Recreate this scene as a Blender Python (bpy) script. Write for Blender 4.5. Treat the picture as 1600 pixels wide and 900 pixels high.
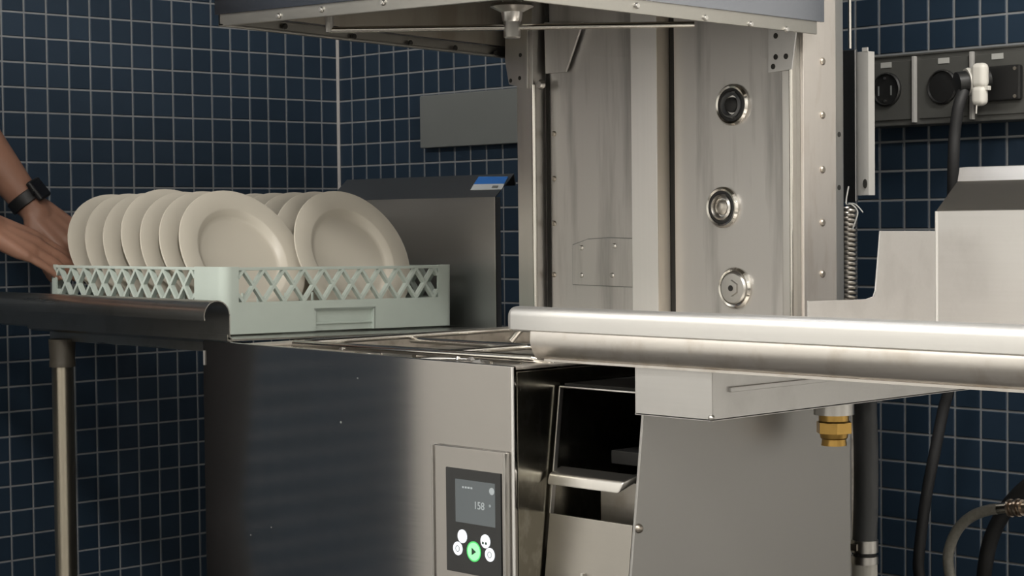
import bpy, bmesh, math, random
from mathutils import Vector, Matrix, Euler
random.seed(7)
for o in list(bpy.data.objects): bpy.data.objects.remove(o)
scn = bpy.context.scene
COL = scn.collection
PI = math.pi
# ------------------------------------------------------------------ camera
CAM = Vector((3.42898, -2.71750, 1.043)); FPX = 2949.86
CR = Vector((0.68952458, 0.72418262, -0.01074142))
CF = Vector((-0.72403382, 0.68885878, -0.03533579))
CU = CR.cross(CF).normalized()
cam = bpy.data.cameras.new('camera'); camo = bpy.data.objects.new('camera', cam); COL.objects.link(camo)
cam.sensor_width = 36.0; cam.lens = 36.0*FPX/1600.0; cam.clip_start = 0.05; cam.clip_end = 50
camo.matrix_world = Matrix(((CR.x, CU.x, -CF.x, CAM.x), (CR.y, CU.y, -CF.y, CAM.y), (CR.z, CU.z, -CF.z, CAM.z), (0, 0, 0, 1)))
scn.camera = camo
# ------------------------------------------------------------------ world, exposure
w = bpy.data.worlds.new('world'); scn.world = w; w.use_nodes = True
w.node_tree.nodes['Background'].inputs[0].default_value = (0.9, 0.95, 1.0, 1)
w.node_tree.nodes['Background'].inputs[1].default_value = 0.15
vs = scn.view_settings
vs.view_transform = 'Standard'; vs.look = 'None'; vs.gamma = 1.0; vs.use_curve_mapping = False
vs.exposure = 0.0
LAMP_W = 47.5
LAMPS = [(1.0, -3.3, 1.3), (2.75, -3.1, 1.0), (4.4, -3.0, 1.1), (3.5, -1.05, 1.35)]

# ------------------------------------------------------------------ pixel helpers (a photo pixel -> a point on a real plane)
def ray(px, py):
    return CF + CR*((px-800)/FPX) - CU*((py-450)/FPX)
def onx(px, py, c):
    d = ray(px, py); return CAM + d*((c-CAM.x)/d.x)
def ony(px, py, c):
    d = ray(px, py); return CAM + d*((c-CAM.y)/d.y)
def onz(px, py, c):
    d = ray(px, py); return CAM + d*((c-CAM.z)/d.z)
def atd(px, py, k): return CAM + ray(px, py)*k
def pix(P):
    v = Vector(P)-CAM; z = v.dot(CF)
    return 800+FPX*v.dot(CR)/z, 450-FPX*v.dot(CU)/z

# ------------------------------------------------------------------ materials
MATS = {}
def newmat(name):
    m = bpy.data.materials.new(name); m.use_nodes = True
    MATS[name] = m
    return m, m.node_tree.nodes, m.node_tree.links, m.node_tree.nodes['Principled BSDF']
def plain(name, col, rough=0.5, metal=0.0, noise=0.0, scale=20, bump=0.0, spec=None, emit=None, estr=0, coat=0, sss=0):
    m, N, L, b = newmat(name)
    b.inputs['Base Color'].default_value = (*col, 1); b.inputs['Roughness'].default_value = rough; b.inputs['Metallic'].default_value = metal
    if spec is not None: b.inputs['Specular IOR Level'].default_value = spec
    if coat: b.inputs['Coat Weight'].default_value = coat; b.inputs['Coat Roughness'].default_value = 0.08
    if emit: b.inputs['Emission Color'].default_value = (*emit, 1); b.inputs['Emission Strength'].default_value = estr
    if sss: b.inputs['Subsurface Weight'].default_value = sss; b.inputs['Subsurface Radius'].default_value = (.01, .004, .002)
    if noise or bump:
        t = N.new('ShaderNodeTexCoord'); n = N.new('ShaderNodeTexNoise'); n.inputs['Scale'].default_value = scale; n.inputs['Detail'].default_value = 4
        L.new(t.outputs['Object'], n.inputs['Vector'])
        if noise:
            mx = N.new('ShaderNodeMix'); mx.data_type = 'RGBA'
            mx.inputs[6].default_value = (*[c*(1-noise) for c in col], 1); mx.inputs[7].default_value = (*[min(1, c*(1+noise)) for c in col], 1)
            L.new(n.outputs['Fac'], mx.inputs[0]); L.new(mx.outputs[2], b.inputs['Base Color'])
        if bump:
            bp = N.new('ShaderNodeBump'); bp.inputs['Strength'].default_value = bump; bp.inputs['Distance'].default_value = 0.002
            L.new(n.outputs['Fac'], bp.inputs['Height']); L.new(bp.outputs[0], b.inputs['Normal'])
    return m
def steel(name, col=(.56, .545, .52), rough=0.32, streak=(60, 60, 1.2), vary=0.10, stain=0.0, staincol=(.3, .27, .22), cvary=0.06, bump=0.02, stscale=(9, 9, 1.3), aniso=0.0):
    """brushed stainless: fine grain stretched along one axis, optional run-down stains"""
    m, N, L, b = newmat(name)
    b.inputs['Metallic'].default_value = 1.0
    t = N.new('ShaderNodeTexCoord')
    mp = N.new('ShaderNodeMapping'); mp.inputs['Scale'].default_value = streak; L.new(t.outputs['Object'], mp.inputs[0])
    n = N.new('ShaderNodeTexNoise'); n.inputs['Scale'].default_value = 4; n.inputs['Detail'].default_value = 3; L.new(mp.outputs[0], n.inputs['Vector'])
    n2 = N.new('ShaderNodeTexNoise'); n2.inputs['Scale'].default_value = 3.2; n2.inputs['Detail'].default_value = 4; L.new(t.outputs['Object'], n2.inputs['Vector'])
    r = N.new('ShaderNodeMapRange'); r.inputs[3].default_value = rough-vary; r.inputs[4].default_value = rough+vary
    ad = N.new('ShaderNodeMath'); ad.operation = 'ADD'; L.new(n.outputs['Fac'], ad.inputs[0]); L.new(n2.outputs['Fac'], ad.inputs[1])
    hf = N.new('ShaderNodeMath'); hf.operation = 'MULTIPLY'; hf.inputs[1].default_value = 0.5; L.new(ad.outputs[0], hf.inputs[0])
    L.new(hf.outputs[0], r.inputs[0]); L.new(r.outputs[0], b.inputs['Roughness'])
    mx = N.new('ShaderNodeMix'); mx.data_type = 'RGBA'
    mx.inputs[6].default_value = (*[c*(1-cvary) for c in col], 1); mx.inputs[7].default_value = (*[min(1, c*(1+cvary)) for c in col], 1)
    L.new(hf.outputs[0], mx.inputs[0])
    out = mx.outputs[2]
    if stain:
        mp2 = N.new('ShaderNodeMapping'); mp2.inputs['Scale'].default_value = stscale; L.new(t.outputs['Object'], mp2.inputs[0])
        n3 = N.new('ShaderNodeTexNoise'); n3.inputs['Scale'].default_value = 2.0; n3.inputs['Detail'].default_value = 5; n3.inputs['Roughness'].default_value = .6; L.new(mp2.outputs[0], n3.inputs['Vector'])
        rp = N.new('ShaderNodeMapRange'); rp.inputs[1].default_value = .50; rp.inputs[2].default_value = .66; rp.inputs[3].default_value = 0; rp.inputs[4].default_value = stain
        L.new(n3.outputs['Fac'], rp.inputs[0])
        m2 = N.new('ShaderNodeMix'); m2.data_type = 'RGBA'; m2.inputs[7].default_value = (*staincol, 1)
        L.new(rp.outputs[0], m2.inputs[0]); L.new(out, m2.inputs[6]); out = m2.outputs[2]
    L.new(out, b.inputs['Base Color'])
    if bump:
        bp = N.new('ShaderNodeBump'); bp.inputs['Strength'].default_value = bump; bp.inputs['Distance'].default_value = 0.001
        L.new(n.outputs['Fac'], bp.inputs['Height']); L.new(bp.outputs[0], b.inputs['Normal'])
    if aniso:
        b.inputs['Anisotropic'].default_value = aniso
    return m
def tilemat(name, c0, c1, rough=0.28):
    m, N, L, b = newmat(name)
    g = N.new('ShaderNodeNewGeometry'); oi = N.new('ShaderNodeObjectInfo')
    ad = N.new('ShaderNodeMath'); ad.operation = 'ADD'; L.new(g.outputs['Random Per Island'], ad.inputs[0]); L.new(oi.outputs['Random'], ad.inputs[1])
    fr = N.new('ShaderNodeMath'); fr.operation = 'FRACT'; L.new(ad.outputs[0], fr.inputs[0])
    t = N.new('ShaderNodeTexCoord'); n = N.new('ShaderNodeTexNoise'); n.inputs['Scale'].default_value = 40; L.new(t.outputs['Object'], n.inputs['Vector'])
    mx = N.new('ShaderNodeMix'); mx.data_type = 'RGBA'; mx.inputs[6].default_value = (*c0, 1); mx.inputs[7].default_value = (*c1, 1)
    L.new(fr.outputs[0], mx.inputs[0]); L.new(mx.outputs[2], b.inputs['Base Color'])
    b.inputs['Roughness'].default_value = rough
    bp = N.new('ShaderNodeBump'); bp.inputs['Strength'].default_value = .05; bp.inputs['Distance'].default_value = .001; L.new(n.outputs['Fac'], bp.inputs['Height']); L.new(bp.outputs[0], b.inputs['Normal'])
    return m
M_TILE = tilemat('blue_tile', (.0135, .0285, .050), (.020, .038, .064), .42)
M_GROUT = plain('grout', (.25, .26, .27), .9, noise=.15, scale=60)
M_BEAD = plain('corner_bead', (.42, .40, .39), .6)
M_PAINT = plain('wall_paint', (.78, .77, .74), .7, noise=.03, scale=4)
M_CEIL = plain('ceiling_paint', (.75, .75, .73), .8, noise=.03, scale=3)
M_FLOOR = plain('floor_vinyl', (.06, .056, .052), .45, noise=.2, scale=120, bump=.1)
M_STEEL = steel('steel_brushed')
M_FRONT = steel('steel_front', (.37, .355, .34), .09, (2, 60, 60), .015, cvary=.03, aniso=0.0)
M_SIDE = steel('steel_side', (.40, .393, .383), .46, (60, 60, 2), .06, cvary=.03)
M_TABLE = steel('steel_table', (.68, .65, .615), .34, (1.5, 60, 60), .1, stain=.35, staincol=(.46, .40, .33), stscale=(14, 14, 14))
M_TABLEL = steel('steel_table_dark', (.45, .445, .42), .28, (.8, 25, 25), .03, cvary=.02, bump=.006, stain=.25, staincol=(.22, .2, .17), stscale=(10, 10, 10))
M_CHAMBER = steel('steel_chamber', (.58, .565, .55), .46, (60, 60, 1), .08, stain=.75, staincol=(.33, .32, .31), stscale=(9, 9, .8), cvary=.05)
M_SPLASH = steel('steel_splash', (.60, .59, .58), .38, (2, 60, 60), .1, stain=.3, staincol=(.45, .44, .43), stscale=(7, 7, 5), cvary=.08)
M_HOOD = steel('steel_hood', (.25, .265, .30), .2, (3, 60, 60), .08)
M_HOODIN = steel('steel_hood_inside', (.42, .39, .34), .5, (10, 10, 10), .1, stain=.4, staincol=(.25, .2, .15))
M_TANK = steel('steel_tank', (.52, .49, .45), .35, (20, 20, 20), .12, stain=.5, staincol=(.2, .17, .13), stscale=(12, 12, 12))
M_CHROME = plain('polished_rod', (.62, .60, .56), .16, 1.0)
M_BOLT = plain('bolt_metal', (.42, .38, .33), .4, 1.0)
M_HOLE = plain('hole_shade_black', (.015, .014, .012), .8)  # near-black stand-in for the shade inside holes, gaps and openings
M_DARKST = steel('steel_dark_splash', (.36, .36, .36), .32, (2, 60, 60), .08, cvary=.05)
M_GREYP = plain('grey_plate_paint', (.17, .18, .175), .55, noise=.06, scale=12)
M_SOCKBOX = plain('socket_box_paint', (.10, .10, .093), .5, .3, noise=.1, scale=15)
M_BLACKP = plain('black_plastic', (.012, .012, .012), .45)
M_BLACKG = plain('black_glass', (.010, .011, .012), .12)
M_RUB = plain('black_rubber', (.016, .016, .017), .6, noise=.2, scale=40)
M_HOSEG = plain('grey_hose', (.075, .078, .082), .5, noise=.1, scale=30)
M_WHITEP = plain('white_plastic', (.62, .60, .55), .4)
M_LABEL = plain('paper_label', (.42, .42, .40), .6)
M_BRASS = plain('brass', (.50, .31, .09), .30, 1.0, noise=.15, scale=60)
M_RACK = plain('rack_plastic', (.50, .565, .52), .42, noise=.05, scale=25)
M_PLATE = plain('cream_ceramic', (.57, .53, .455), .32, noise=.03, scale=10)
M_SKIN = plain('skin', (.30, .155, .105), .5, noise=.16, scale=22, bump=.12, sss=.08)
M_SHIRT = plain('dark_shirt', (.018, .02, .024), .85, noise=.2, scale=60, bump=.2)
M_TROUS = plain('dark_trousers', (.02, .02, .022), .85, noise=.2, scale=60)
M_SHOE = plain('shoe_leather', (.02, .018, .016), .5)
M_HAIR = plain('brown_hair', (.05, .03, .018), .6, noise=.3, scale=80, bump=.4)
M_EYE = plain('eye_white', (.7, .7, .68), .2); M_IRIS = plain('iris', (.05, .04, .03), .2); M_LIP = plain('lip', (.40, .15, .12), .5)
M_WATCH = plain('watch_rubber', (.010, .010, .011), .5); M_WGLASS = plain('watch_glass', (.006, .006, .008), .1)
M_SCREEN = plain('screen', (.02, .022, .022), .2, emit=(.40, .45, .46), estr=.22)
M_SCRTXT = plain('screen_text', (.1, .1, .1), .3, emit=(.75, .82, .82), estr=.42)
M_BTN = plain('lit_button', (.5, .5, .5), .3, emit=(.86, .92, 1.0), estr=.85)
M_BTNG = plain('lit_button_green', (.1, .4, .15), .3, emit=(.42, 1.0, .50), estr=.85)
M_BTNGD = plain('lit_ring_green', (.05, .3, .08), .3, emit=(.08, .75, .17), estr=.6)
M_ICON = plain('icon_dark', (.02, .05, .03), .4)
M_BLUE = plain('sticker_blue', (.035, .17, .55), .35); M_STW = plain('sticker_white', (.55, .58, .60), .4)
M_LAMP = plain('lamp_diffuser', (.9, .9, .9), .5, emit=(1, .97, .92), estr=3.0)
M_ROLL = steel('steel_roll', (.84, .83, .81), .46, (1.5, 60, 60), .05, cvary=.03)
M_LEDGE = steel('steel_ledge', (.30, .285, .265), .22, (2, 60, 60), .04, cvary=.03)  # splash steel darkened to carry the dark reflection on the slope
M_FLANGE = steel('steel_flange', (.37, .36, .335), .36, (6, 60, 60), .08, cvary=.08)
M_PILLAR = steel('steel_pillar', (.88, .865, .85), .42, (60, 60, 1), .06, cvary=.05)
M_RIM = steel('steel_tank_rim', (.62, .58, .53), .5, (20, 20, 20), .08)
M_LEG = steel('steel_leg', (.38, .345, .28), .3, (60, 60, 2), .06)
M_MATT = steel('steel_matt', (.62, .57, .50), .6, (60, 60, 2), .06)
M_SOCKET = plain('leg_socket_paint', (.055, .048, .037), .5, .3)
M_COLS = steel('steel_column_side', (.72, .675, .635), .5, (60, 60, 2), .06, stain=.25, staincol=(.5, .42, .35), stscale=(20, 20, 5))
M_ALU = plain('matt_aluminium', (.50, .49, .47), .45, .25)
M_DSIDE = steel('steel_shaded_side', (.28, .265, .22), .2, (60, 60, 2), .04, stain=.3, staincol=(.6, .58, .52), stscale=(30, 30, 18), cvary=.03)  # body steel darkened for the shade beneath the table overhang, with smudges
M_PANELC = steel('steel_compartment', (.40, .38, .35), .36, (2, 60, 60), .06, cvary=.04)
# ------------------------------------------------------------------ mesh builder
class B:
    def __init__(s): s.bm = bmesh.new(); s.flat = False
    def box(s, a, b, bev=0.0, seg=2):
        x0, y0, z0 = [min(a[i], b[i]) for i in range(3)]; x1, y1, z1 = [max(a[i], b[i]) for i in range(3)]
        return s.hexa([(x0, y0, z0), (x1, y0, z0), (x1, y1, z0), (x0, y1, z0), (x0, y0, z1), (x1, y0, z1), (x1, y1, z1), (x0, y1, z1)], bev, seg)
    def hexa(s, p, bev=0.0, seg=2):
        v = [s.bm.verts.new(q) for q in p]
        fs = [s.bm.faces.new([v[i] for i in f]) for f in ((3, 2, 1, 0), (4, 5, 6, 7), (0, 1, 5, 4), (1, 2, 6, 5), (2, 3, 7, 6), (3, 0, 4, 7))]
        if bev:
            s.flat = True
            es = list({e for f in fs for e in f.edges})
            bmesh.ops.bevel(s.bm, geom=es, offset=bev, segments=seg, affect='EDGES', profile=.5)
        return s
    def prism(s, poly, axis, a, b, bev=0.0):
        """poly: 2-D outline in the two remaining axes (x,y,z order), swept along axis from a to b"""
        def mk(u, v, t):
            return {'x': (t, u, v), 'y': (u, t, v), 'z': (u, v, t)}[axis]
        A = [s.bm.verts.new(mk(u, v, a)) for u, v in poly]; Bv = [s.bm.verts.new(mk(u, v, b)) for u, v in poly]
        n = len(poly); fs = [s.bm.faces.new(A), s.bm.faces.new(Bv[::-1])]
        for i in range(n):
            j = (i+1) % n; fs.append(s.bm.faces.new([A[j], A[i], Bv[i], Bv[j]]))
        if bev:
            s.flat = True
            bmesh.ops.bevel(s.bm, geom=list({e for f in fs for e in f.edges}), offset=bev, segments=2, affect='EDGES', profile=.5)
        return s
    def strip(s, prof, axis, a, b, th):
        """open sheet-metal profile (2-D polyline) given thickness and swept along axis"""
        n = len(prof); L = []; Rr = []
        for i in range(n):
            p = Vector(prof[i]); d = Vector((0, 0))
            if i > 0: d += (p-Vector(prof[i-1])).normalized()
            if i < n-1: d += (Vector(prof[i+1])-p).normalized()
            d.normalize(); nn = Vector((-d.y, d.x))*th*.5
            L.append(p+nn); Rr.append(p-nn)
        def mk(q, t):
            return {'x': (t, q.x, q.y), 'y': (q.x, t, q.y), 'z': (q.x, q.y, t)}[axis]
        ring = [[s.bm.verts.new(mk(q, t)) for q in L+Rr[::-1]] for t in (a, b)]
        m = 2*n
        for i in range(m):
            j = (i+1) % m; s.bm.faces.new([ring[0][i], ring[0][j], ring[1][j], ring[1][i]])
        for i in range(n-1):
            for k in (0, 1):
                q = [ring[k][i], ring[k][i+1], ring[k][m-2-i], ring[k][m-1-i]]
                s.bm.faces.new(q if k == 0 else q[::-1])
        return s
    def tube(s, path, r, n=12, caps=True, closed=False):
        path = [Vector(p) for p in path]; N = len(path); rings = []
        up = None
        for i in range(N):
            if closed: d = (path[(i+1) % N]-path[i-1]).normalized()
            else:
                d = Vector((0, 0, 0))
                if i > 0: d += (path[i]-path[i-1]).normalized()
                if i < N-1: d += (path[i+1]-path[i]).normalized()
                d.normalize()
            if up is None: up = d.orthogonal().normalized()
            up = (up-d*up.dot(d)).normalized(); sd = d.cross(up)
            rr = r[i] if isinstance(r, (list, tuple)) else r
            rings.append([s.bm.verts.new(path[i]+(up*math.cos(2*PI*k/n)+sd*math.sin(2*PI*k/n))*rr) for k in range(n)])
        for i in range(N if closed else N-1):
            a = rings[i]; b = rings[(i+1) % N]
            for k in range(n):
                j = (k+1) % n; s.bm.faces.new([a[k], a[j], b[j], b[k]])
        if caps and not closed:
            s.bm.faces.new(rings[0][::-1]); s.bm.faces.new(rings[-1])
        return s
    def lathe(s, prof, n=24, M=None, close=False):
        """prof: (radius, height) list about local z, M places it"""
        M = M or Matrix.Identity(4); rings = []
        for r, h in prof:
            if r < 1e-6: rings.append([s.bm.verts.new(M @ Vector((0, 0, h)))])
            else: rings.append([s.bm.verts.new(M @ Vector((r*math.cos(2*PI*k/n), r*math.sin(2*PI*k/n), h))) for k in range(n)])
        for i in range(len(rings)-1):
            a, b = rings[i], rings[i+1]
            for k in range(n):
                j = (k+1) % n
                if len(a) == 1: s.bm.faces.new([a[0], b[k], b[j]]) if len(b) > 1 else None
                elif len(b) == 1: s.bm.faces.new([a[k], a[j], b[0]])
                else: s.bm.faces.new([a[k], a[j], b[j], b[k]])
        if len(rings[0]) > 1 and not close: s.bm.faces.new(rings[0][::-1])
        if len(rings[-1]) > 1 and not close: s.bm.faces.new(rings[-1])
        return s
    def ball(s, c, r, sub=2, sc=(1, 1, 1), rot=None):
        M = Matrix.Translation(Vector(c)) @ (rot.to_4x4() if rot else Matrix.Identity(4)) @ Matrix.Diagonal((r*sc[0], r*sc[1], r*sc[2], 1))
        bmesh.ops.create_icosphere(s.bm, subdivisions=sub, radius=1.0, matrix=M); return s
    def cone(s, p0, r0, p1, r1, n=16):
        p0 = Vector(p0); p1 = Vector(p1)
        s.tube([p0, p1], [r0, r1], n); s.ball(p0, r0, 2); s.ball(p1, r1, 2); return s
    def build(s, name, mat, parent=None, smooth=35, label=None):
        me = bpy.data.meshes.new(name)
        bmesh.ops.recalc_face_normals(s.bm, faces=s.bm.faces)
        if parent is not None:
            pm = WORLD_OF.get(parent.name, Matrix.Identity(4)).inverted()
            s.bm.transform(pm)
        s.bm.to_mesh(me); s.bm.free()
        if smooth:
            me.shade_smooth(); me.set_sharp_from_angle(angle=math.radians(smooth))
        me.materials.append(mat)
        o = bpy.data.objects.new(name, me); COL.objects.link(o)
        if parent is not None:
            o.parent = parent
            WORLD_OF[o.name] = WORLD_OF.get(parent.name, Matrix.Identity(4))
        if s.flat:         # keep big faces flat between their rounded edges
            wn_ = o.modifiers.new('flat_faces', 'WEIGHTED_NORMAL'); wn_.keep_sharp = True; wn_.weight = 100
        if label: o['label'] = label
        return o
WORLD_OF = {}      # where each parent stands, so that parts can be written in room coordinates
def thing(name, loc, label, cat, group=None, rot=(0, 0, 0)):
    o = bpy.data.objects.new(name, None); COL.objects.link(o); o.location = loc; o.rotation_euler = rot; o.empty_display_size = .05
    o['label'] = label; o['category'] = cat
    if group: o['group'] = group
    WORLD_OF[o.name] = Matrix.Translation(Vector(loc)) @ Euler(rot).to_matrix().to_4x4()
    return o
def tag(o, label, cat, group=None):
    o['label'] = label; o['category'] = cat
    if group: o['group'] = group
    return o
def struct(o): o['kind'] = 'structure'; return o
def frame_m(c, zdir, xhint=(0, 0, 1)):
    z = Vector(zdir).normalized(); x = Vector(xhint); x = (x-z*x.dot(z)).normalized(); y = z.cross(x)
    return Matrix(((x.x, y.x, z.x, c[0]), (x.y, y.y, z.y, c[1]), (x.z, y.z, z.z, c[2]), (0, 0, 0, 1)))
def arc(cx, cy, r, a0, a1, n):
    return [(cx+r*math.cos(math.radians(a0+(a1-a0)*i/n)), cy+r*math.sin(math.radians(a0+(a1-a0)*i/n))) for i in range(n+1)]
def spline(pts, n=8):
    P = [Vector(p) for p in pts]; out = []
    for i in range(len(P)-1):
        p0 = P[max(i-1, 0)]; p1 = P[i]; p2 = P[i+1]; p3 = P[min(i+2, len(P)-1)]
        for k in range(n):
            t = k/n
            out.append(.5*((2*p1)+(p2-p0)*t+(2*p0-5*p1+4*p2-p3)*t*t+(3*p1-p0-3*p2+p3)*t**3))
    return out+[P[-1]]
def textmesh(name, body, size, M, mat, parent, align='CENTER', ext=.0002):
    cu = bpy.data.curves.new(name, 'FONT'); cu.body = body; cu.size = size; cu.align_x = align; cu.align_y = 'CENTER'; cu.extrude = ext
    to = bpy.data.objects.new(name+'_tmp', cu); COL.objects.link(to)
    bpy.context.view_layer.update()
    me = bpy.data.meshes.new_from_object(to.evaluated_get(bpy.context.evaluated_depsgraph_get()))
    bpy.data.objects.remove(to); bpy.data.curves.remove(cu)
    me.transform(WORLD_OF.get(parent.name, Matrix.Identity(4)).inverted() @ M)
    me.materials.clear(); me.materials.append(mat)
    o = bpy.data.objects.new(name, me); COL.objects.link(o); o.parent = parent
    return o

# ================================================================== THE ROOM
TS = 0.05; ZR = 1.4222       # tile pitch; height of the grout row through photo row 0
RX, RY, RZ = 5.6, -5.2, 2.9
TILE_L = -2.46; TILE_B = 2.15; TILE_TOP = ZR+TS*20
struct(B().box((-.1, RY, -.1), (RX, .1, 0)).build('floor', M_FLOOR))
struct(B().box((-.1, RY-.1, RZ), (RX+.1, .1, RZ+.1)).build('ceiling', M_CEIL))
wl = struct(B().box((-.12, RY, 0), (-.001, 0, RZ)).build('wall_left', M_PAINT))
wb = struct(B().box((-.12, .001, 0), (RX, .12, RZ)).build('wall_back', M_PAINT))
struct(B().box((RX, RY, 0), (RX+.12, .12, RZ)).build('wall_right', M_PAINT))
struct(B().box((-.12, RY-.12, 0), (RX+.12, RY, RZ)).build('wall_front', M_PAINT))
B().box((-.001, TILE_L, 0), (.0, 0, TILE_TOP)).build('grout_bed', M_GROUT, wl)
B().box((0, .001, 0), (TILE_B, 0, TILE_TOP)).build('grout_bed', M_GROUT, wb)
struct(B().tube([(.003, -.003, 0), (.003, -.003, TILE_TOP)], .0045, 8).build('trim_1', M_BEAD))
for nm, a, b in (('baseboard_front', (0, RY, 0), (RX, RY+.015, .1)), ('baseboard_right', (RX-.015, RY, 0), (RX, 0, .1))):
    struct(B().box(a, b, .003).build(nm, M_BEAD))
HT = .0231; TH = .0016
def tile_geo(u, v, wall):       # front-bevelled tile around (u,v) on wall
    pts = []
    for (h, d) in ((HT, -.0005), (HT, TH*.4), (HT-.0011, TH)):
        for su, sv in ((-1, -1), (1, -1), (1, 1), (-1, 1)):
            uu, vv = u+su*h, v+sv*h
            pts.append((d, -uu, vv) if wall == 'L' else (uu, -d, vv))
    fs = []
    for k in (0, 4):
        for i in range(4):
            j = (i+1) % 4; f = [k+i, k+j, k+4+j, k+4+i]; fs.append(f)
    fs.append([8, 9, 10, 11])
    if wall == 'B': pass
    return pts, fs
def fixn(me):
    bm = bmesh.new(); bm.from_mesh(me); bmesh.ops.recalc_face_normals(bm, faces=bm.faces); bm.to_mesh(me); bm.free()
COVER = [(318, 530, 1335, 900), (105, 300, 625, 500), (350, 470, 800, 530), (345, 0, 1320, 45), (850, 0, 1320, 900), (1468, 330, 1600, 590), (1275, 500, 1600, 600), (795, 480, 1600, 590), (540, 285, 775, 500), (660, 145, 800, 228), (1370, 95, 1600, 190)]
def build_tiles(wall, parent, ncol):
    base = []
    nrow = int(TILE_TOP/TS)
    for c in range(ncol):
        for r in range(-20, nrow+2-20):
            u = TS*(c+.5); v = ZR-TS*(r+.5)
            if v-HT < 0.0 or v+HT > TILE_TOP: continue
            P = (0, -u, v) if wall == 'L' else (u, 0, v)
            dep = (Vector(P)-CAM).dot(CF); px, py = pix(P)
            vis = dep > .1 and -15 < px < 1615 and -15 < py < 915 and not any(a < px < cc and b < py < d for a, b, cc, d in COVER)
            base.append((0 if vis else 1, dep, u, v))
    base.sort()
    pts, fs = tile_geo(0, 0, wall)
    me = bpy.data.meshes.new('tile'); me.from_pydata(pts, [], fs); fixn(me); me.materials.append(M_TILE)
    for k, (h, d, u, v) in enumerate(base[:300]):
        o = bpy.data.objects.new('tile', me); COL.objects.link(o); o.parent = parent
        o.location = (0, -u, v) if wall == 'L' else (u, 0, v)
    P = []; F = []
    for (h, d, u, v) in base[300:]:
        p, f = tile_geo(u, v, wall); n = len(P); P += p; F += [[n+i for i in q] for q in f]
    me = bpy.data.meshes.new('tile_field'); me.from_pydata(P, [], F); fixn(me); me.materials.append(M_TILE)
    o = bpy.data.objects.new('tile_field', me); COL.objects.link(o); o.parent = parent; o['kind'] = 'stuff'
build_tiles('L', wl, int(-TILE_L/TS)); build_tiles('B', wb, int(TILE_B/TS))
# kitchen ceiling lamps, out of view; the last added to brighten right-facing faces
for (lx, ly, k), where in zip(LAMPS, ('leftmost, above the aisle by the tiled left wall', 'middle one above the aisle', 'rightmost, above the aisle', 'added near the back wall to brighten right-facing faces')):
    t = thing('ceiling_light', (lx, ly, RZ-.06), 'long white ceiling light panel, '+where, 'light', 'ceiling light panels')
    b = B(); b.box((lx-.66, ly-.22, RZ-.06), (lx+.66, ly-.19, RZ)); b.box((lx-.66, ly+.19, RZ-.06), (lx+.66, ly+.22, RZ)); b.box((lx-.66, ly-.19, RZ-.06), (lx-.63, ly+.19, RZ)); b.box((lx+.63, ly-.19, RZ-.06), (lx+.66, ly+.19, RZ))
    b.build('housing', M_WHITEP, t)
    B().box((lx-.63, ly-.19, RZ-.05), (lx+.63, ly+.19, RZ-.045)).build('diffuser', M_LAMP, t)
    ld = bpy.data.lights.new('lamp', 'AREA'); ld.shape = 'RECTANGLE'; ld.size = 1.24; ld.size_y = .36; ld.energy = LAMP_W*k; ld.color = (1, .968, .915)
    lo = bpy.data.objects.new('lamp_light', ld); COL.objects.link(lo); lo.parent = t; lo.location = (0, 0, -.005)

# ================================================================== HOOD DISHWASHER
XL, XR, YF, YC = 1.081, 1.748, -1.12, -.50
def zt(x): return .871-(x-XL)*.010
mw = thing('hood_dishwasher', (1.42, -.8, 0), 'stainless steel hood dishwasher with its hood raised and a lit control display', 'dishwasher')
b = B(); b.hexa([(XL, YF, .12), (XR, YF, .12), (XR, YF+.008, .12), (XL, YF+.008, .12), (XL, YF, zt(XL)), (XR, YF, zt(XR)), (XR, YF+.008, zt(XR)), (XL, YF+.008, zt(XL))], .0018)
b.build('front_panel', M_FRONT, mw)
B().box((XL, YF+.0085, .12), (XL+.006, -.43, .862), .001).build('left_side_panel', M_SIDE, mw)
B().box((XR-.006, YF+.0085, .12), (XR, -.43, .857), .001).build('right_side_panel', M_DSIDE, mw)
B().box((XL, -.43, .12), (XR, -.424, .862), .001).build('back_panel', M_SIDE, mw)
B().box((XL+.007, YF+.009, .115), (XR-.007, -.431, .13)).build('bottom_plate', M_SIDE, mw)
for sx in (XL+.06, XR-.06):
    for sy in (YF+.07, -.49):
        B().lathe([(.026, 0), (.026, .012), (.018, .02), (.018, .118)], 20, Matrix.Translation((sx, sy, 0))).build('foot', M_SIDE, mw)
B().tube([(XR-.001, YF+.0015, .12), (XR-.001, YF+.0015, zt(XR)-.001)], .0022, 10).build('corner_edge', M_ROLL, mw)
# small scratch marks and a left-edge highlight of the front panel built as a lug
for (px, py, s) in ((533, 660, .0022), (392, 836, .0014), (424, 824, .0014), (559, 591, .0016)):
    c = ony(px, py, YF-.0004)
    B().box((c.x-s, YF-.0007, c.z-s*.6), (c.x+s*.4, YF, c.z+s*.6), .0002, 1).build('spot', M_GREYP, mw)
b = B(); c = ony(320, 558, YF); b.box((c.x-.002, YF-.002, c.z-.012), (c.x+.001, YF, c.z+.010), .0008); b.build('edge_glint', M_SIDE, mw)  # small raised piece standing in for a highlight on the edge
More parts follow.
